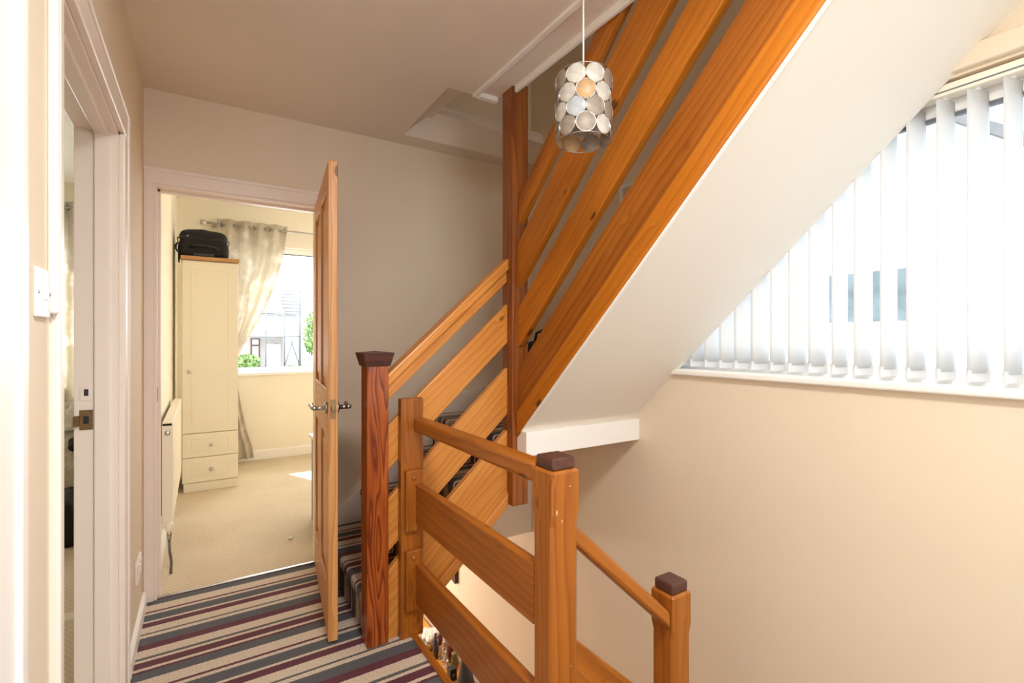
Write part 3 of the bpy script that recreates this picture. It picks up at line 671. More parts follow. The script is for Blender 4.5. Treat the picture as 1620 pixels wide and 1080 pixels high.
# ------------------------------------------------------------------ wall fittings
t = thing('light_switch', 'white single rocker light switch on the left wall', 'switch', (-.236, 1.15, 1.29))
pl = bx('plate', M['plastic'], t, -.236, -.230, 1.104, 1.184, 1.288, 1.372, .003, 3)
bx('rocker', M['plastic'], t, -.231, -.2255, 1.137, 1.151, 1.318, 1.346, .002)
for yy in (1.109, 1.179): MB().lathe([(0, .0), (.003, 0), (.003, .0015)], (-.230, yy, 1.33), 8, 'X').build('screw', M['metal'], pl)
t = thing('wall_socket', 'white double wall socket low on the left wall', 'socket', (-.236, 2.62, .22))
pl = bx('plate', M['gloss'], t, -.236, -.226, 2.55, 2.70, .228, .316, .003, 3)
for y0 in (2.565, 2.64): bx('socket_face', M['plastic'], t, -.227, -.2245, y0, y0 + .045, .236, .282, .001); 
for y0 in (2.575, 2.65): bx('rocker', M['plastic'], t, -.227, -.222, y0, y0 + .02, .29, .306, .001)

t = thing('pendant_lamp', 'unseen bulb holder added for the fill light in the hall below', 'lamp', (1.0, 4.7, -.13))  # unseen fitting, added to go with the hall fill light
MB().tube([(1.0, 4.7, -.13), (1.0, 4.7, -.45)], .003, 8).build('cord', M['plastic'], t); MB().lathe([(0, 0), (.02, 0), (.02, .06), (0, .07)], (1.0, 4.7, -.5), 14).build('lamp_holder', M['plastic'], t)
t = thing('fill_light_fitting', 'unseen round fitting added above the camera for fill light', 'lamp', (.45, .12, 2.4))  # out of frame, added to house the landing fill light
MB().lathe([(0, 0), (.25, 0), (.25, -.03), (.24, -.05), (.235, -.05), (.235, -.035), (0, -.035)], (.45, .12, ZC), 32).build('housing', M['white'], t)

# ------------------------------------------------------------------ capiz pendant
LX, LY = 1.0, 1.165
t = thing('pendant_lamp', 'pendant lamp with a drum shade of wired pearly shell discs', 'lamp', (LX, LY, ZC))
MB().tube([(LX, LY, ZC), (LX, LY, 2.05)], .0028, 8).build('cord', M['plastic'], t)
MB().lathe([(.0, 0), (.045, 0), (.042, -.02), (.006, -.03)], (LX, LY, ZC), 20).build('ceiling_rose', M['plastic'], t)
MB().lathe([(.0, .07), (.008, .068), (.019, .05), (.019, .0), (.016, -.002)], (LX, LY, 1.985), 14).build('lamp_holder', M['plastic'], t)
zb_, zt_, RR = 1.862, 2.066, .083
for z in (zb_, zt_): MB().tube([(LX + RR * math.cos(2 * PI * k / 28), LY + RR * math.sin(2 * PI * k / 28), z) for k in range(28)], .0016, 6, closed=True).build('wire_hoop', M['metal'], t)
fr = MB()
for k in range(3):
    a = 2 * PI * k / 3 + .4; fr.tube([(LX, LY, zt_ - .02), (LX + RR * math.cos(a), LY + RR * math.sin(a), zt_)], .0012, 5)
fr.build('wire_spider', M['metal'], t)
shell = [shell_mat('pearl_white_shell', S(224, 220, 212)), shell_mat('grey_pearl_shell', S(176, 162, 148)), shell_mat('peach_pearl_shell', S(214, 176, 128)), shell_mat('silver_pearl_shell', S(200, 204, 210))]
rows, per_row = 4, 9; rd = .0292; hz_ = (zt_ - zb_ - 2 * rd) / (rows - 1)
disc_me = []
for mt in shell:
    mb = MB(); n = 20
    mb.lathe([(0.0001, .0006), (rd * .97, .0006), (rd, 0), (rd * .97, -.0006), (.0001, -.0006)], (0, 0, 0), n, 'X')
    me_o = mb.build('shell_disc', mt, t, 0, 2, Matrix.Identity(4)); disc_me.append(me_o.data); bpy.data.objects.remove(me_o)
rim = MB().tube([(0, (rd + .0006) * math.cos(2 * PI * k / 20), (rd + .0006) * math.sin(2 * PI * k / 20)) for k in range(20)], .0011, 5, closed=True)
rim_o = rim.build('wire_rim', M['metal'], t, 0, 2, Matrix.Identity(4)); rim_me = rim_o.data; bpy.data.objects.remove(rim_o)
rng = random.Random(5)
for r in range(rows):
    for k in range(per_row):
        a = 2 * PI * (k + .5 * (r % 2)) / per_row + .25
        z = zt_ - rd - hz_ * r
        Mw = Matrix.Translation((LX + RR * math.cos(a), LY + RR * math.sin(a), z)) @ Matrix.Rotation(a + rng.uniform(-.06, .06), 4, 'Z')
        d = bpy.data.objects.new('shell_disc', disc_me[rng.choice((0, 0, 1, 1, 2, 3))]); COL.objects.link(d); attach(d, t, Mw)
        q = bpy.data.objects.new('wire_rim', rim_me); COL.objects.link(q); attach(q, d, Mw)

# ------------------------------------------------------------------ right window with vertical blinds
t = thing('window_1', 'wide white stairwell window above the cream wall', 'window', (2.08, .5, 1.085), kind='structure')
x0, x1 = 2.07, 2.13
bx('window_frame', M['upvc'], t, x0, x1, WY0, WY1, WZ0, WZ0 + .075, .006, 3); bx('window_frame', M['upvc'], t, x0, x1, WY0, WY1, WZ1 - .085, WZ1, .006, 3)
for yy in (WY0, .10, WY1 - .06): bx('window_frame', M['upvc'], t, x0, x1, yy, yy + .06, WZ0 + .07, WZ1 - .08, .006, 3)
bx('gasket', M['gasket'], t, x0 - .001, x0 + .02, WY0 + .05, WY1 - .05, WZ1 - .096, WZ1 - .084, .001)
bx('pane', M['glassgrey'], t, 2.098, 2.104, WY0 + .05, .12, WZ0 + .07, WZ1 - .08, 0); bx('pane', M['glassgrey'], t, 2.098, 2.104, .14, WY1 - .05, WZ0 + .07, WZ1 - .08, 0)
bx('window_sill', M['white'], t, 1.965, 2.075, WY0 - .04, WY1 + .02, WZ0 - .008, WZ0 + .020, .009, 4)
tag(bx('trim_11', M['wall'], None, 1.975, 2.0, -1.0, .62, 2.085, 2.15, .006, 3), 'cream batten over the blind headrail', 'trim', None, 'structure')
t = thing('vertical_blind', 'white vertical blind of hanging fabric vanes in the stairwell window', 'blind', (2.03, .5, 1.12))
hr = MB().box(2.004, 2.058, WY0 + .02, WY1 - .02, 2.03, 2.066); hr.build('headrail', M['creamrad'], t, .004)
bx('headrail_slot', M['gasket'], t, 2.0025, 2.006, WY0 + .03, WY1 - .03, 2.040, 2.0445, 0)
VW = .089; nv = 30; VY0 = 1.678; sp = .078
van = None
rng = random.Random(3)
tw = [rng.uniform(-.10, .10) for _ in range(nv)]
def vane_fn(u, v):
    w_ = (u - .5) * VW
    return (-.006 * math.cos((u - .5) * PI), w_, v * .875)
vb = MB().grid(vane_fn, 6, 10)
for k in range(nv):
    yy = VY0 - sp * k
    if yy < WY0 + .04: break
    Mw = Matrix.Translation((2.031, yy, 1.146)) @ Matrix.Rotation(math.radians(73) + tw[k], 4, 'Z')
    if van is None:
        van = vb.build('vane', M['vane'], t, 0, 2, Mw, solid=.0008)
        wg = MB().box(-.0035, .0035, -VW / 2, VW / 2, -.026, .010).build('bottom_weight', M['vane'], van, .002, 2, Mw)
        cl = MB().box(-.004, .004, -.008, .008, .872, .898).build('hanger', M['plastic'], van, .001, 2, Mw)
        ch = MB().tube([(0, -VW / 2 - .001, .004), (.004, -VW / 2 - .012, -.010), (.003, -VW / 2 - .006, -.022)], .0014, 6).build('chain_link', M['plastic'], van, 0, 2, Mw)
    else:
        v = dup(van, t, Mw)
        for o in (wg, cl, ch): dup(o, v, Mw)
# small white trunking on the stair wall above the string
t = thing('cable_trunking', 'slim white cable trunking on the wall behind the raked rails', 'trunking', (1.99, 2.0, 2.0))
bx('trunking_run', M['white'], t, 1.985, 2.0, 1.72, 2.15, 2.095, 2.113, .002); bx('trunking_drop', M['white'], t, 1.985, 2.0, 1.985, 2.005, 1.98, 2.098, .002)

# ------------------------------------------------------------------ bedroom
t = thing('window_2', 'bright bedroom window with a deep white sill', 'window', (1.3, 5.8, .905), kind='structure')
y0, y1 = 5.79, 5.85
bx('window_frame', M['upvc'], t, BX0, BX1, y0, y1, BZ0, BZ0 + .05, .006, 3); bx('window_frame', M['upvc'], t, BX0, BX1, y0, y1, BZ1 - .06, BZ1, .006, 3)
for xx in (BX0, 1.30, BX1 - .06): bx('window_frame', M['upvc'], t, xx, xx + .06, y0, y1, BZ0 + .04, BZ1 - .05, .006, 3)
bx('gasket', M['gasket'], t, BX0 + .05, BX1 - .05, y0 - .002, y0 + .02, BZ1 - .068, BZ1 - .059, .001)
bx('pane', M['glass'], t, BX0 + .05, 1.31, 5.818, 5.824, BZ0 + .04, BZ1 - .05, 0); bx('pane', M['glass'], t, 1.35, BX1 - .05, 5.818, 5.824, BZ0 + .04, BZ1 - .05, 0)
bx('window_sill', M['white'], t, BX0 - .04, BX1 + .04, 5.685, 5.80, BZ0 - .03, BZ0 + .004, .008, 3)
t = thing('window_3', 'window of the left hand room', 'window', (-1.75, 5.8, .9), kind='structure')
for b in ((-2.6, -.9, .9, .96), (-2.6, -.9, 2.175, 2.235), (-2.6, -2.54, .95, 2.18), (-.96, -.9, .95, 2.18)): bx('window_frame', M['upvc'], t, b[0], b[1], y0, y1, b[2], b[3], .006)
bx('pane', M['glass'], t, -2.55, -.95, 5.818, 5.824, .95, 2.18, 0)
bx('window_sill', M['white'], t, -2.64, -.86, 5.685, 5.80, .875, .904, .008)
t = thing('door_3', 'glazed front door of the hall below', 'door', (1.375, 6.65, ZG), kind='structure')
for b in ((.85, 1.0, ZG, -.55), (1.75, 1.9, ZG, -.55), (.99, 1.76, ZG, -2.4), (.99, 1.76, -.68, -.55)): bx('door_frame', M['upvc'], t, b[0], b[1], 6.62, 6.68, b[2], b[3], .006)
bx('pane', M['glass'], t, .99, 1.76, 6.645, 6.652, -2.41, -.67, 0)
t = thing('fill_window_roof', 'unseen roof window added to light the upper stairs', 'window', (1.62, .6, 4.95), kind='structure')  # added out of view so daylight reaches the upper stairwell
bx('pane', M['glass'], t, 1.35, 1.9, .2, 1.0, 4.94, 4.946, 0)
t = thing('fill_window_back', 'unseen landing window added behind the camera for fill light', 'window', (.45, -1.56, .4), kind='structure')  # added out of view as a source of fill daylight
for b in ((-.15, -.08, .4, 2.35), (1.68, 1.75, .4, 2.35), (-.09, 1.69, .4, .47), (-.09, 1.69, 2.28, 2.35)): bx('window_frame', M['upvc'], t, b[0], b[1], -1.6, -1.54, b[2], b[3], .006)
bx('pane', M['glassgrey'], t, -.09, 1.69, -1.575, -1.569, .46, 2.29, 0)

# wardrobe
WX0, WX1, WYf, WYb = -.142, .262, 4.78, 5.30
t = thing('wardrobe', 'narrow cream wardrobe with two drawers and an oak top beside the bedroom window', 'wardrobe', ((WX0 + WX1) / 2, 5.0, 0))
bx('carcass', M['cream'], t, WX0 + .004, WX1 - .004, WYf + .02, WYb, .07, 1.902, .002)
bx('plinth', M['cream'], t, WX0 + .012, WX1 - .004, WYf + .012, WYb, 0, .07, .002)
bx('top_board', W('oak', 'X'), t, WX0 - .006, WX1 + .006, WYf - .012, WYb, 1.902, 1.934, .003)
def shaker(name, z0, z1, fields):
    o = bx(name, M['cream'], t, WX0 + .004, WX1 - .004, WYf, WYf + .018, z0, z1, .004, 3)
    for (a, b) in fields:
        mb = MB(); xa, xb = WX0 + .07, WX1 - .07
        for q in ((xa, xb, a, a + .006), (xa, xb, b - .006, b), (xa, xa + .006, a, b), (xb - .006, xb, a, b)): mb.box(q[0], q[1], WYf - .0025, WYf + .001, q[2], q[3])
        mb.build('panel_bead', M['cream'], o, .001)
        bx('raised_panel', M['cream'], o, xa + .02, xb - .02, WYf - .002, WYf + .001, a + .02, b - .02, .001)
    return o
def knob(par, x, z):
    MB().lathe([(0, 0), (.006, 0), (.006, -.014), (.013, -.018), (.014, -.026), (.010, -.031), (0, -.032)], (x, WYf, z), 14, 'Y').build('knob', M['metal'], par)
d = shaker('door', .482, 1.896, ((1.05, 1.83), (.54, .98))); knob(d, WX0 + .052, .987)
d = shaker('drawer', .284, .477, ((.325, .435),)); knob(d, .062, .378)
d = shaker('drawer', .078, .279, ((.12, .235),)); knob(d, .062, .178)

# suitcase
t = thing('suitcase', 'black soft suitcase lying on top of the oak topped wardrobe', 'suitcase', (.01, 5.03, 1.934))
def rounded(cx, cy, z0, sx, sy, sz, e=.35, n=28, m=14, top=1.0):
    mb = MB(); vs = []
    sg = lambda v, p: math.copysign(abs(v) ** p, v)
    def fn(u, v):
        a = 2 * PI * u; b = -PI / 2 + PI * v
        x = sg(math.cos(b), e) * sg(math.cos(a), e); y = sg(math.cos(b), e) * sg(math.sin(a), e); z = sg(math.sin(b), e)
        k = 1 - .12 * max(0, z) * top
        return (cx + x * sx / 2 * k, cy + y * sy / 2 * k, z0 + (z + 1) * sz / 2)
    return mb.grid(fn, n, m)
rounded(.012, 5.03, 1.934, .372, .40, .185, .32).build('body', M['black'], t)
rounded(.012, 5.04, 2.075, .356, .375, .105, .45).build('lid', M['black'], t)
mb = MB()
for z in (2.088, 2.094): mb.tube([(.012 + .188 * math.copysign(abs(math.cos(a)) ** .35, math.cos(a)), 5.03 + .203 * math.copysign(abs(math.sin(a)) ** .35, math.sin(a)), z) for a in [2 * PI * k / 40 for k in range(40)]], .004, 6, closed=True)
mb.build('zip', M['blackgloss'], t)
MB().tube([(-.085, 4.832, 2.015), (-.07, 4.812, 2.028), (-.02, 4.806, 2.030), (.06, 4.806, 2.024), (.10, 4.812, 2.016), (.112, 4.832, 2.0)], .009, 10).build('carry_handle', M['blackgloss'], t)
bx('name_panel', M['charcoal'], t, -.06, .085, 4.822, 4.832, 1.945, 1.967, .003)
MB().tube([(-.125, 4.92, 2.145), (-.10, 4.90, 2.166), (0.0, 4.89, 2.176), (.10, 4.90, 2.164), (.13, 4.92, 2.140)], .005, 8).build('top_strap', M['blackgloss'], t)
MB().tube([(-.172, 4.88, 2.05), (-.184, 4.88, 2.03), (-.184, 4.87, 2.0), (-.168, 4.86, 1.97)], .008, 8).build('side_handle', M['blackgloss'], t)
MB().tube([(-.155, 4.795, 1.965), (-.161, 4.786, 1.94), (-.160, 4.784, 1.90), (-.158, 4.785, 1.875)], .006, 8).build('hanging_strap', M['black'], t)
MB().tube([(-.11, 4.84, 2.10), (-.095, 4.833, 2.112)], .004, 8).build('zip_pull', M['metal'], t)

# curtain pole + curtains
def curtain_pole(xa, xb, y, z, label):
    t = thing('curtain_pole', label, 'curtain pole', ((xa + xb) / 2, y, z), 'curtain poles')
    MB().tube([(xa, y, z), (xb, y, z)], .010, 10).build('pole', M['metal'], t)
    MB().lathe([(0, 0), (.013, 0), (.013, -.012), (.024, -.024), (.028, -.038), (.022, -.052), (.008, -.06)], (xa, y, z), 14, 'X').build('finial', M['metal'], t)
    for x in (xa + .06, xb - .08):
        mb = MB().tube([(x, y, z), (x, 5.72, z)], .007, 8); mb.lathe([(0, 0), (.025, 0), (.025, -.008), (0, -.008)], (x, 5.72, z), 12, 'Y'); mb.build('bracket', M['metal'], t)
curtain_pole(.04, 2.4, 5.60, 2.385, 'steel curtain pole with knob finial over the bedroom window')
curtain_pole(-2.7, -.55, 5.60, 2.385, 'curtain pole in the left hand room')
def curtain(label, right, left, y=5.60, folds=4.5, group=None):
    """RIGHT/LEFT: lists of (x, z) from the top down, equally parametrised"""
    t = thing('curtain', label, 'curtain', (right[-1][0], y, right[-1][1]), 'printed curtains')
    def ev(P, v):
        f_ = v * (len(P) - 1); i = min(int(f_), len(P) - 2); k = f_ - i
        k2 = k; return (P[i][0] + (P[i + 1][0] - P[i][0]) * k2, P[i][1] + (P[i + 1][1] - P[i][1]) * k2)
    def fn(u, v):
        a = ev(left, v); b = ev(right, v); wd_ = abs(b[0] - a[0])
        x = a[0] + (b[0] - a[0]) * u; z = a[1] + (b[1] - a[1]) * u
        amp = .028 * min(1, .25 + wd_ * 1.6)
        return (x, y + amp * math.sin(2 * PI * folds * u + .6 * math.sin(3 * v)) + .008 * noise.noise((u * 9, v * 7, 1.3)), z)
    MB().grid(fn, 110, 60).build('cloth', M['curtain'], t, solid=.0015)
    for k in range(int(folds * 2)):
        u = (k + .5) / (folds * 2)
        if u >= 1: break
        x = left[0][0] + (right[0][0] - left[0][0]) * u
        Mw = Matrix.Translation((x, y, left[0][1] - .055)) @ Matrix.Rotation(.9 if k % 2 else -.9, 4, 'Z')
        ringm = MB().tube([(0, .021 * math.cos(2 * PI * j / 16), .021 * math.sin(2 * PI * j / 16)) for j in range(16)], .005, 6, closed=True)
        ringm.build('eyelet', M['metal'], t, 0, 2, Mw)
    return t
RT = [(.757, 2.44), (.735, 2.27), (.712, 2.10), (.672, 1.94), (.622, 1.78), (.560, 1.61), (.478, 1.44), (.398, 1.28), (.315, 1.12), (.285, .98), (.30, .78), (.335, .56), (.375, .34), (.43, .15), (.44, .05)]
LT = [(.12, 2.44), (.12, 2.27), (.115, 2.10), (.115, 1.94), (.115, 1.78), (.12, 1.61), (.13, 1.44), (.14, 1.28), (.15, 1.12), (.15, .98), (.14, .78), (.13, .56), (.12, .34), (.11, .15), (.11, .05)]
curtain('cream printed eyelet curtain swept aside to the left of the bedroom window', RT, LT)
curtain('cream printed curtain glimpsed through the left doorway', [(-.72, 2.44), (-.72, .03)], [(-1.25, 2.44), (-1.25, .03)], folds=4.5)

# radiator
RY0, RY1 = 3.22, 4.52
t = thing('radiator', 'cream panel radiator on the bedroom wall with a valve at its near end', 'radiator', (-.15, (RY0 + RY1) / 2, .2))
pn = bx('panel', M['creamrad'], t, -.150, -.137, RY0 + .01, RY1, .235, .785, .006, 3)
mb = MB()
for k in range(26):
    yy = RY0 + .05 + k * .048
    mb.box(-.1385, -.1345, yy, yy + .026, .29, .735)
bx('end_panel', M['creamrad'], t, -.184, -.136, RY0, RY0 + .012, .235, .80, .004, 3); bx('end_panel', M['creamrad'], t, -.184, -.136, RY1 - .012, RY1, .235, .80, .004, 3)
bx('top_grille', M['creamrad'], t, -.184, -.136, RY0, RY1, .782, .80, .004, 3)
bx('gap_shade_panel', M['gap_shade'], t, -.196, -.184, RY0 + .02, RY1 - .02, .30, .74, .002)  # dark panel standing in for the shade between radiator and wall
MB().lathe([(0, 0), (.013, 0), (.013, -.005), (.008, -.008), (0, -.008)], (-.158, RY0, .748), 12, 'Y').build('blanking_plug', M['metal'], t)
vv = MB().lathe([(0, .0), (.010, .0), (.012, .03), (.009, .05), (0, .05)], (-.150, RY0 - .015, .175), 12).build('valve_body', M['metal'], t)
MB().lathe([(.014, 0), (.018, .004), (.018, .04), (.012, .046), (0, .046)], (-.150, RY0 - .015, .222), 14).build('valve_cap', M['creamrad'], vv)
MB().tube([(-.150, RY0 - .015, .18), (-.148, RY0 - .02, .12), (-.140, RY0 - .03, .06), (-.142, RY0 - .035, .0)], .007, 8).build('feed_pipe', M['cable'], t)

# chest behind the door and paper scrap
t = thing('bedside_chest', 'low grey sided chest with a white top just behind the pine door', 'chest', (.9, 3.45, 0))
bx('carcass', M['greyboard'], t, .645, 1.08, 3.22, 3.64, .0, .57, .003); bx('top_board', M['white'], t, .63, 1.10, 3.205, 3.66, .57, .592, .004)
for z0 in (.04, .30): dr = bx('drawer', M['white'], t, .66, 1.065, 3.205, 3.222, z0, z0 + .24, .003)
rs = MB(); rng = random.Random(2)
def crumple(u, v):
    a = 2 * PI * u; b = -PI / 2 + PI * v; r = .011 + .004 * noise.noise((math.cos(a) * 2, math.sin(a) * 2, b * 2))
    return (.47 + r * 1.4 * math.cos(b) * math.cos(a), 3.335 + r * math.cos(b) * math.sin(a), .008 + r * .75 * math.sin(b))
tag(rs.grid(crumple, 14, 8).build('paper_scrap', M['white']), 'tiny crumpled white scrap on the beige bedroom carpet', 'paper')
# ------------------------------------------------------------------ left hand room: bed and things
t = thing('bed', 'bed with ribbed white bedding seen through the left doorway', 'bed', (-1.2, 5.0, 0))
bx('bed_base', M['charcoal'], t, -1.9, -.62, 4.62, 5.35, .08, .34, .01)
bx('mattress', M['white'], t, -1.9, -.60, 4.58, 5.38, .34, .52, .04, 4)
for x in (-1.85, -.70):
    for yy in (4.66, 5.30): bx('leg', M['blackgloss'], t, x, x + .05, yy, yy + .05, 0, .08, .004)
def quilt(u, v):
    prof = [(4.52, .22), (4.50, .36), (4.52, .50), (4.60, .60), (4.78, .64), (5.05, .66), (5.3, .64), (5.40, .55)]
    f_ = v * (len(prof) - 1); i = min(int(f_), len(prof) - 2); k = f_ - i
    yy = prof[i][0] + (prof[i + 1][0] - prof[i][0]) * k; zz = prof[i][1] + (prof[i + 1][1] - prof[i][1]) * k
    return (-1.95 + 1.38 * u, yy + .012 * math.sin(u * 60), zz + .02 * noise.noise((u * 4, v * 4, 0)) + .006 * math.sin(v * 60))
MB().grid(quilt, 60, 50).build('quilt', M['duvet'], t, solid=.03)
t = thing('towel', 'heap of ribbed white towelling on the bed in the left hand room', 'towel', (-.80, 4.7, .62))
def heap(u, v):
    a = 2 * PI * u; b = PI / 2 * v; r = 1 + .15 * noise.noise((math.cos(a) * 2, math.sin(a) * 2, v * 3))
    return (-.80 + .19 * r * math.cos(b) * math.cos(a), 4.72 + .18 * r * math.cos(b) * math.sin(a), .615 + .17 * math.sin(b) * r + .005 * math.sin(b * 40))
MB().grid(heap, 40, 24).build('folds', M['duvet'], t)
def blob(name, label, cat, mat, c, r, seed):
    def fn(u, v):
        a = 2 * PI * u; b = -PI / 2 + PI * v; k = 1 + .25 * noise.noise((math.cos(a) * 1.5 + seed, math.sin(a) * 1.5, b * 1.5))
        return (c[0] + r[0] * k * math.cos(b) * math.cos(a), c[1] + r[1] * k * math.cos(b) * math.sin(a), c[2] + r[2] * max(-1, k * math.sin(b)))
    return tag(MB().grid(fn, 28, 16).build(name, mat), label, cat)
blob('garment', 'dark garment lying over the white bedding', 'clothing', M['black'], (-.70, 4.53, .52), (.10, .06, .07), 3.1)
t = thing('holdall', 'black fabric holdall on the carpet of the left hand room', 'bag', (-.68, 4.0, 0))
MB().prism([(-.92, 0), (-.58, 0), (-.60, .12), (-.66, .24), (-.72, .30), (-.9, .32)], 'Y', 3.9, 4.2).build('body', M['black'], t, .03, 3)
MB().tube([(-.86, 4.05, .30), (-.84, 4.05, .38), (-.78, 4.05, .38), (-.76, 4.05, .29)], .01, 8).build('carry_handle', M['blackgloss'], t)

# dark bag on the winder stair
t = thing('handbag', 'black bag left on the corner stair behind the tall post', 'bag', (1.66, 2.35, R_ * 5))
rounded(1.66, 2.30, R_ * 5 - .001, .24, .16, .27, .5).build('body', M['black'], t)
MB().tube([(1.57, 2.25, R_ * 5 + .24), (1.58, 2.24, R_ * 5 + .31), (1.64, 2.24, R_ * 5 + .335), (1.72, 2.25, R_ * 5 + .31), (1.74, 2.26, R_ * 5 + .24)], .008, 8).build('carry_handle', M['blackgloss'], t)

# ------------------------------------------------------------------ hall below: sideboard, ornaments, mirror
ST = -1.66
t = thing('sideboard', 'honey coloured wooden sideboard in the hall below', 'sideboard', (1.78, 4.4, ZG))
bx('top_board', W('sideboard', 'Y'), t, 1.50, 1.955, 3.55, 5.3, ST - .03, ST, .004)
bx('carcass', W('sideboard', 'Z'), t, 1.54, 1.95, 3.6, 5.25, ZG + .1, ST - .03, .003)
for yy in (3.62, 4.17, 4.72): bx('door', W('sideboard', 'Z'), t, 1.52, 1.542, yy, yy + .52, ZG + .14, ST - .06, .004)
for x in (1.56, 1.88):
    for yy in (3.62, 5.18): bx('leg', W('sideboard', 'Z'), t, x, x + .05, yy, yy + .05, ZG, ZG + .1, .003)
def vase(name, label, cat, mat, x, y, prof, tilt=0):
    mb = MB().lathe(prof, (0, 0, 0), 16)
    Mw = Matrix.Translation((x, y, ST)) @ Matrix.Rotation(tilt, 4, 'X')
    return tag(mb.build(name, mat, None, 0, 2, Mw), label, cat)
vase('bottle', 'slim dark navy bottle on the sideboard', 'bottle', M['navy'], 1.804, 4.158, [(0, 0), (.022, 0), (.025, .03), (.025, .13), (.011, .17), (.010, .21), (.013, .22), (0, .22)])
vase('vase', 'tall maroon vase near the wall on the sideboard', 'vase', M['maroon'], 1.898, 4.035, [(0, 0), (.02, 0), (.036, .06), (.038, .10), (.02, .15), (.016, .17), (.022, .185), (0, .185)])
vase('jug', 'mottled stoneware jug at the end of the sideboard', 'jug', M['olive'], 1.895, 3.95, [(0, 0), (.028, 0), (.038, .03), (.036, .075), (.024, .105), (.028, .125), (0, .125)])
o = vase('ornament', 'leaning maroon feather ornament among silver figures', 'ornament', M['maroon'], 1.862, 4.20, [(0, 0), (.005, .01), (.009, .05), (.022, .10), (.016, .16), (.004, .20), (0, .205)])
o.rotation_euler = (-.35, .25, 0)
t = thing('crystal_bowl', 'cut glass bowl of pale flowers at the far end of the sideboard', 'bowl', (1.823, 4.33, ST))
MB().lathe([(0, 0), (.05, 0), (.055, .01), (.11, .09), (.112, .095), (.10, .095), (.04, .02), (0, .02)], (1.823, 4.33, ST), 18).build('bowl', M['silver'], t)
for k in range(9):
    a = k * 2.4; r = .02 + .008 * k
    mb = MB().grid(lambda u, v, a=a, r=r: (1.823 + r * math.cos(a) + .035 * math.cos(PI * (v - .5)) * math.cos(2 * PI * u), 4.33 + r * math.sin(a) + .035 * math.cos(PI * (v - .5)) * math.sin(2 * PI * u), ST + .12 + .03 * math.sin(PI * (v - .5)) + .008 * math.sin(10 * PI * u)), 16, 8)
    mb.build('flower', M['white'], t)
for i, (x, y, h) in enumerate(((1.85, 4.075, .18), (1.827, 3.985, .15), (1.794, 3.875, .14), (1.842, 4.135, .11))):
    t = thing('figurine', ('tallest silver figurine', 'silver figurine second from the tallest', 'silver figurine nearest the black box', 'smallest silver figurine')[i] + ' on the sideboard', 'figurine', (x, y, ST), 'silver figures on the sideboard')
    MB().lathe([(0, 0), (.024, 0), (.024, .008), (.008, .014), (.010, h * .3), (.022, h * .5), (.014, h * .72), (.007, h * .78), (.013, h * .86), (.012, h * .95), (0, h)], (x, y, ST), 12).build('body', M['silver'], t)
    MB().tube([(x, y - .015, ST + h * .6), (x, y - .04, ST + h * .55), (x, y - .045, ST + h * .7)], .005, 6).build('arm', M['silver'], t)
t = thing('gift_box', 'small black box with a pale emblem on the sideboard', 'box', (1.811, 3.83, ST))
bx('carton', M['blackgloss'], t, 1.78, 1.842, 3.79, 3.85, ST, ST + .10, .003); bx('emblem', M['olive'], t, 1.80, 1.822, 3.7885, 3.7905, ST + .035, ST + .06, 0)
vase('vase', 'tall charcoal cone shaped vase at the near end of the sideboard', 'vase', M['charcoal'], 1.852, 3.645, [(0, 0), (.075, 0), (.078, .015), (.03, .27), (.034, .30), (.026, .30), (.02, .27), (0, .26)])
t = thing('wall_mirror', 'dark framed mirror hanging on the hall wall below the stairs', 'mirror', (1.985, 4.4, -.99))
bx('glass_plate', M['mirror'], t, 1.978, 1.984, 4.12, 4.72, -.96, -.42, 0)
for b in ((4.085, 4.135, -1.0, -.38), (4.705, 4.755, -1.0, -.38)): bx('frame_side', M['frame_dark'], t, 1.965, 2.0, b[0], b[1], b[2], b[3], .003)
for b in ((4.13, 4.71, -1.0, -.95), (4.13, 4.71, -.43, -.38)): bx('frame_side', M['frame_dark'], t, 1.97, 2.0, b[0], b[1], b[2], b[3], .003)

# ------------------------------------------------------------------ outside
g = MB().prism([(5.9, -2.9), (5.9, -2.72), (46, -1.56), (70, -1.5), (140, 2), (140, -2.9)], 'X', -60, 80)
tag(g.build('floor', M['tarmac']), 'pale road and ground outside rising away from the bedroom window', 'ground', None, 'structure')
tag(MB().box(2.2, 60, -40, 5.9, -2.9, -2.7).build('floor', M['tarmac']), 'ground outside between the house and the white neighbour', 'ground', None, 'structure')
HY = 54.0; KS = 54 / 40.0
def hx(x): return x * KS
def hz2(z): return 1.25 + (z - 1.25) * KS
t = thing('house', 'pale brick house under scaffolding across the road', 'house', (hx(3), HY, -1.55), 'houses outside')
MB().box(hx(.4), hx(5.1), HY, HY + 8, -1.6, hz2(3.4)).build('brick_wall', M['brick'], t)
rz0, rz1 = hz2(3.35), hz2(6.1)
MB().prism([(HY - .4, rz0), (HY + 4, rz1), (HY + 8.4, rz0), (HY + 8.4, rz0 - .15), (HY + 4, rz1 - .2), (HY - .4, rz0 - .15)], 'X', hx(.2), hx(5.06)).build('roof', M['tile'], t)
mb = MB()
for k in range(9):
    f_ = (k + .5) / 9; mb.box(hx(.2), hx(5.06), HY - .46 + 4.4 * f_, HY - .36 + 4.4 * f_, rz0 + (rz1 - rz0) * f_ - .04, rz0 + (rz1 - rz0) * f_ + .05)
mb.build('tile_courses', M['tile'], t)['kind'] = 'stuff'
bx('gutter', M['upvc'], t, hx(.2), hx(5.06), HY - .55, HY - .38, rz0 - .2, rz0 - .05, .02)
fdo = bx('front_door', M['frame_dark'], t, hx(2.95), hx(3.55), HY - .08, HY + .05, -1.5, hz2(1.35), .01)
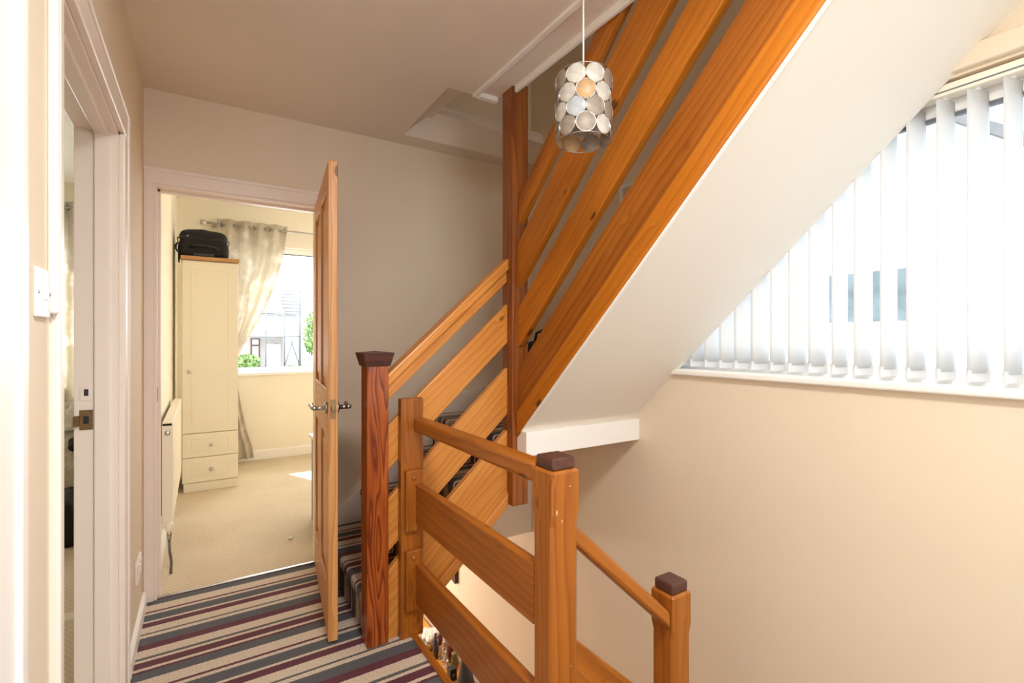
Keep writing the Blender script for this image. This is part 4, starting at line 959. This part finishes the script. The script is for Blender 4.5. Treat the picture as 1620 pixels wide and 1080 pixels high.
bx('door_glass', M['upvc'], fdo, hx(3.06), hx(3.44), HY - .10, HY, -1.0, hz2(.75), 0); bx('door_light', M['upvc'], fdo, hx(3.06), hx(3.44), HY - .10, HY, hz2(.9), hz2(1.25), 0)
wn = bx('house_window', M['upvc'], t, hx(3.6), hx(4.75), HY - .06, HY + .05, hz2(1.95), hz2(3.1), .01)
bx('pane', M['render'], wn, hx(3.66), hx(4.69), HY - .075, HY - .05, hz2(2.0), hz2(3.04), 0)
wn = bx('garage_door', M['upvc'], t, hx(3.9), hx(4.9), HY - .06, HY + .05, -1.5, hz2(.9), .01)
t = thing('house', 'lower tiled house wing standing behind the scaffolding poles', 'house', (hx(5.9), HY + 3, -1.55), 'houses outside')
MB().box(hx(5.25), hx(6.5), HY + 4, HY + 10, -1.6, hz2(3.6)).build('rendered_wall', M['render'], t)
qz0, qz1 = hz2(3.35), hz2(5.0) + .3
MB().prism([(HY + 3.4, qz0), (HY + 7, qz1), (HY + 10.4, qz0), (HY + 10.4, qz0 - .15), (HY + 7, qz1 - .2), (HY + 3.4, qz0 - .15)], 'X', hx(5.2), hx(6.85)).build('roof', M['tile'], t)
mb = MB()
for k in range(6):
    f_ = (k + .5) / 6; mb.box(hx(5.2), hx(6.85), HY + 3.34 + 3.6 * f_, HY + 3.44 + 3.6 * f_, qz0 + (qz1 - qz0) * f_ - .03, qz0 + (qz1 - qz0) * f_ + .06)
mb.build('tile_courses', M['tile'], t)['kind'] = 'stuff'
t = thing('scaffolding', 'grey scaffolding poles and braces in front of the brick house', 'scaffolding', (hx(4.6), HY - 1.5, -1.55))
def pole(a, b, r=.045, name='scaffold_pole'): MB().tube([a, b], r, 8).build(name, M['poles'], t)
sy_ = HY - 1.4
for x in (3.85, 5.05, 6.05, 6.15): pole((hx(x), sy_, -1.6), (hx(x), sy_, hz2(5.0 if x > 6 else 3.4)), .06)
for z in (1.45, 3.0): pole((hx(2.6), sy_, hz2(z)), (hx(6.2), sy_, hz2(z)), .05)
for a, b in (((5.05, -.7), (5.6, 1.2)), ((5.5, 1.1), (6.05, -.6)), ((4.1, 1.3), (4.6, .9))): pole((hx(a[0]), sy_ - .1, hz2(a[1])), (hx(b[0]), sy_ - .1, hz2(b[1])), .05)
bx('scaffold_board', M['render'], t, hx(2.6), hx(6.15), sy_, HY - .3, hz2(1.45) + .05, hz2(1.45) + .12, 0)
def tree(name, label, cat, cx, cy_, z0, zc, rx, rz, n, mat, seed, trunk=True):
    t = thing(name, label, cat, (cx, cy_, z0), 'trees across the road' if trunk else None); rg = random.Random(seed); mb = MB()
    if trunk: MB().tube([(cx, cy_, z0), (cx + .1, cy_, zc)], [.18, .09], 8).build('trunk', M['bark'], t)
    for k in range(n):
        while True:
            p = Vector((rg.uniform(-1, 1), rg.uniform(-1, 1), rg.uniform(-1, 1)))
            if .3 < p.length < 1: break
        c = Vector((cx + p.x * rx, cy_ + p.y * rx, zc + p.z * rz)); s_ = rg.uniform(.10, .22) * (1 if rx > 1 else .6)
        d1 = Vector((rg.uniform(-1, 1), rg.uniform(-1, 1), rg.uniform(-1, 1))).normalized(); d2 = d1.cross(Vector((rg.uniform(-1, 1), rg.uniform(-1, 1), rg.uniform(-1, 1)))).normalized()
        mb.add([c - d1 * s_, c + d2 * s_ * .6, c + d1 * s_, c - d2 * s_ * .6], [(0, 1, 2, 3)])
    mb.build('foliage', mat, t, fix=False)
tree('garden_tree', 'light green garden tree to the right of the scaffolded house', 'tree', hx(7.15), HY - 2, -1.55, hz2(1.7), 1.3, 2.3, 1500, M['leaf'], 4)
tree('garden_tree', 'dark hedge tree behind the light green tree', 'tree', hx(8.4), HY + 3, -1.5, hz2(.8), 2.0, 1.4, 1300, M['leaf2'], 5)
tree('shrub', 'low green shrub by the brick house front door', 'shrub', hx(2.55), HY - 3, -1.6, hz2(-.25), 1.1, .7, 800, M['leaf'], 6, False)
tag(MB().box(hx(5.5), hx(9.5), HY - 6, HY + 1, -1.7, -1.42).build('lawn', M['grass']), 'green front lawn beside the scaffolding', 'lawn')
# white neighbour seen through the blinds
NX = 9.0
t = thing('house', 'white rendered neighbour with a small window seen through the blinds', 'house', (NX + 3, 5, -2.7), 'houses outside')
mb = MB().prism([(.2, -2.8), (9.8, -2.8), (9.8, 2.6), (5.0, 6.36), (.2, 2.52)], 'X', NX, NX + 7)
mb.build('rendered_wall', M['render'], t)
MB().prism([(0, 2.31), (5.0, 6.32), (10, 2.36), (10, 2.5), (5.0, 6.48), (0, 2.48)], 'X', NX - .22, NX + 7.2).build('roof', M['tile'], t)
wn = bx('house_window', M['upvc'], t, NX - .03, NX + .05, 2.93, 4.2, 1.46, 2.42, .01)
bx('pane', M['houseglass'], wn, NX - .045, NX, 3.015, 3.56, 1.535, 2.33, 0); bx('pane', M['houseglass'], wn, NX - .045, NX, 3.62, 4.12, 1.535, 2.33, 0)
bx('house_sill', M['upvc'], t, NX - .12, NX, 2.85, 4.3, 1.36, 1.42, .01)
bx('gutter', M['upvc'], t, NX - .12, NX, 1.0, 2.75, 2.33, 2.40, .02)
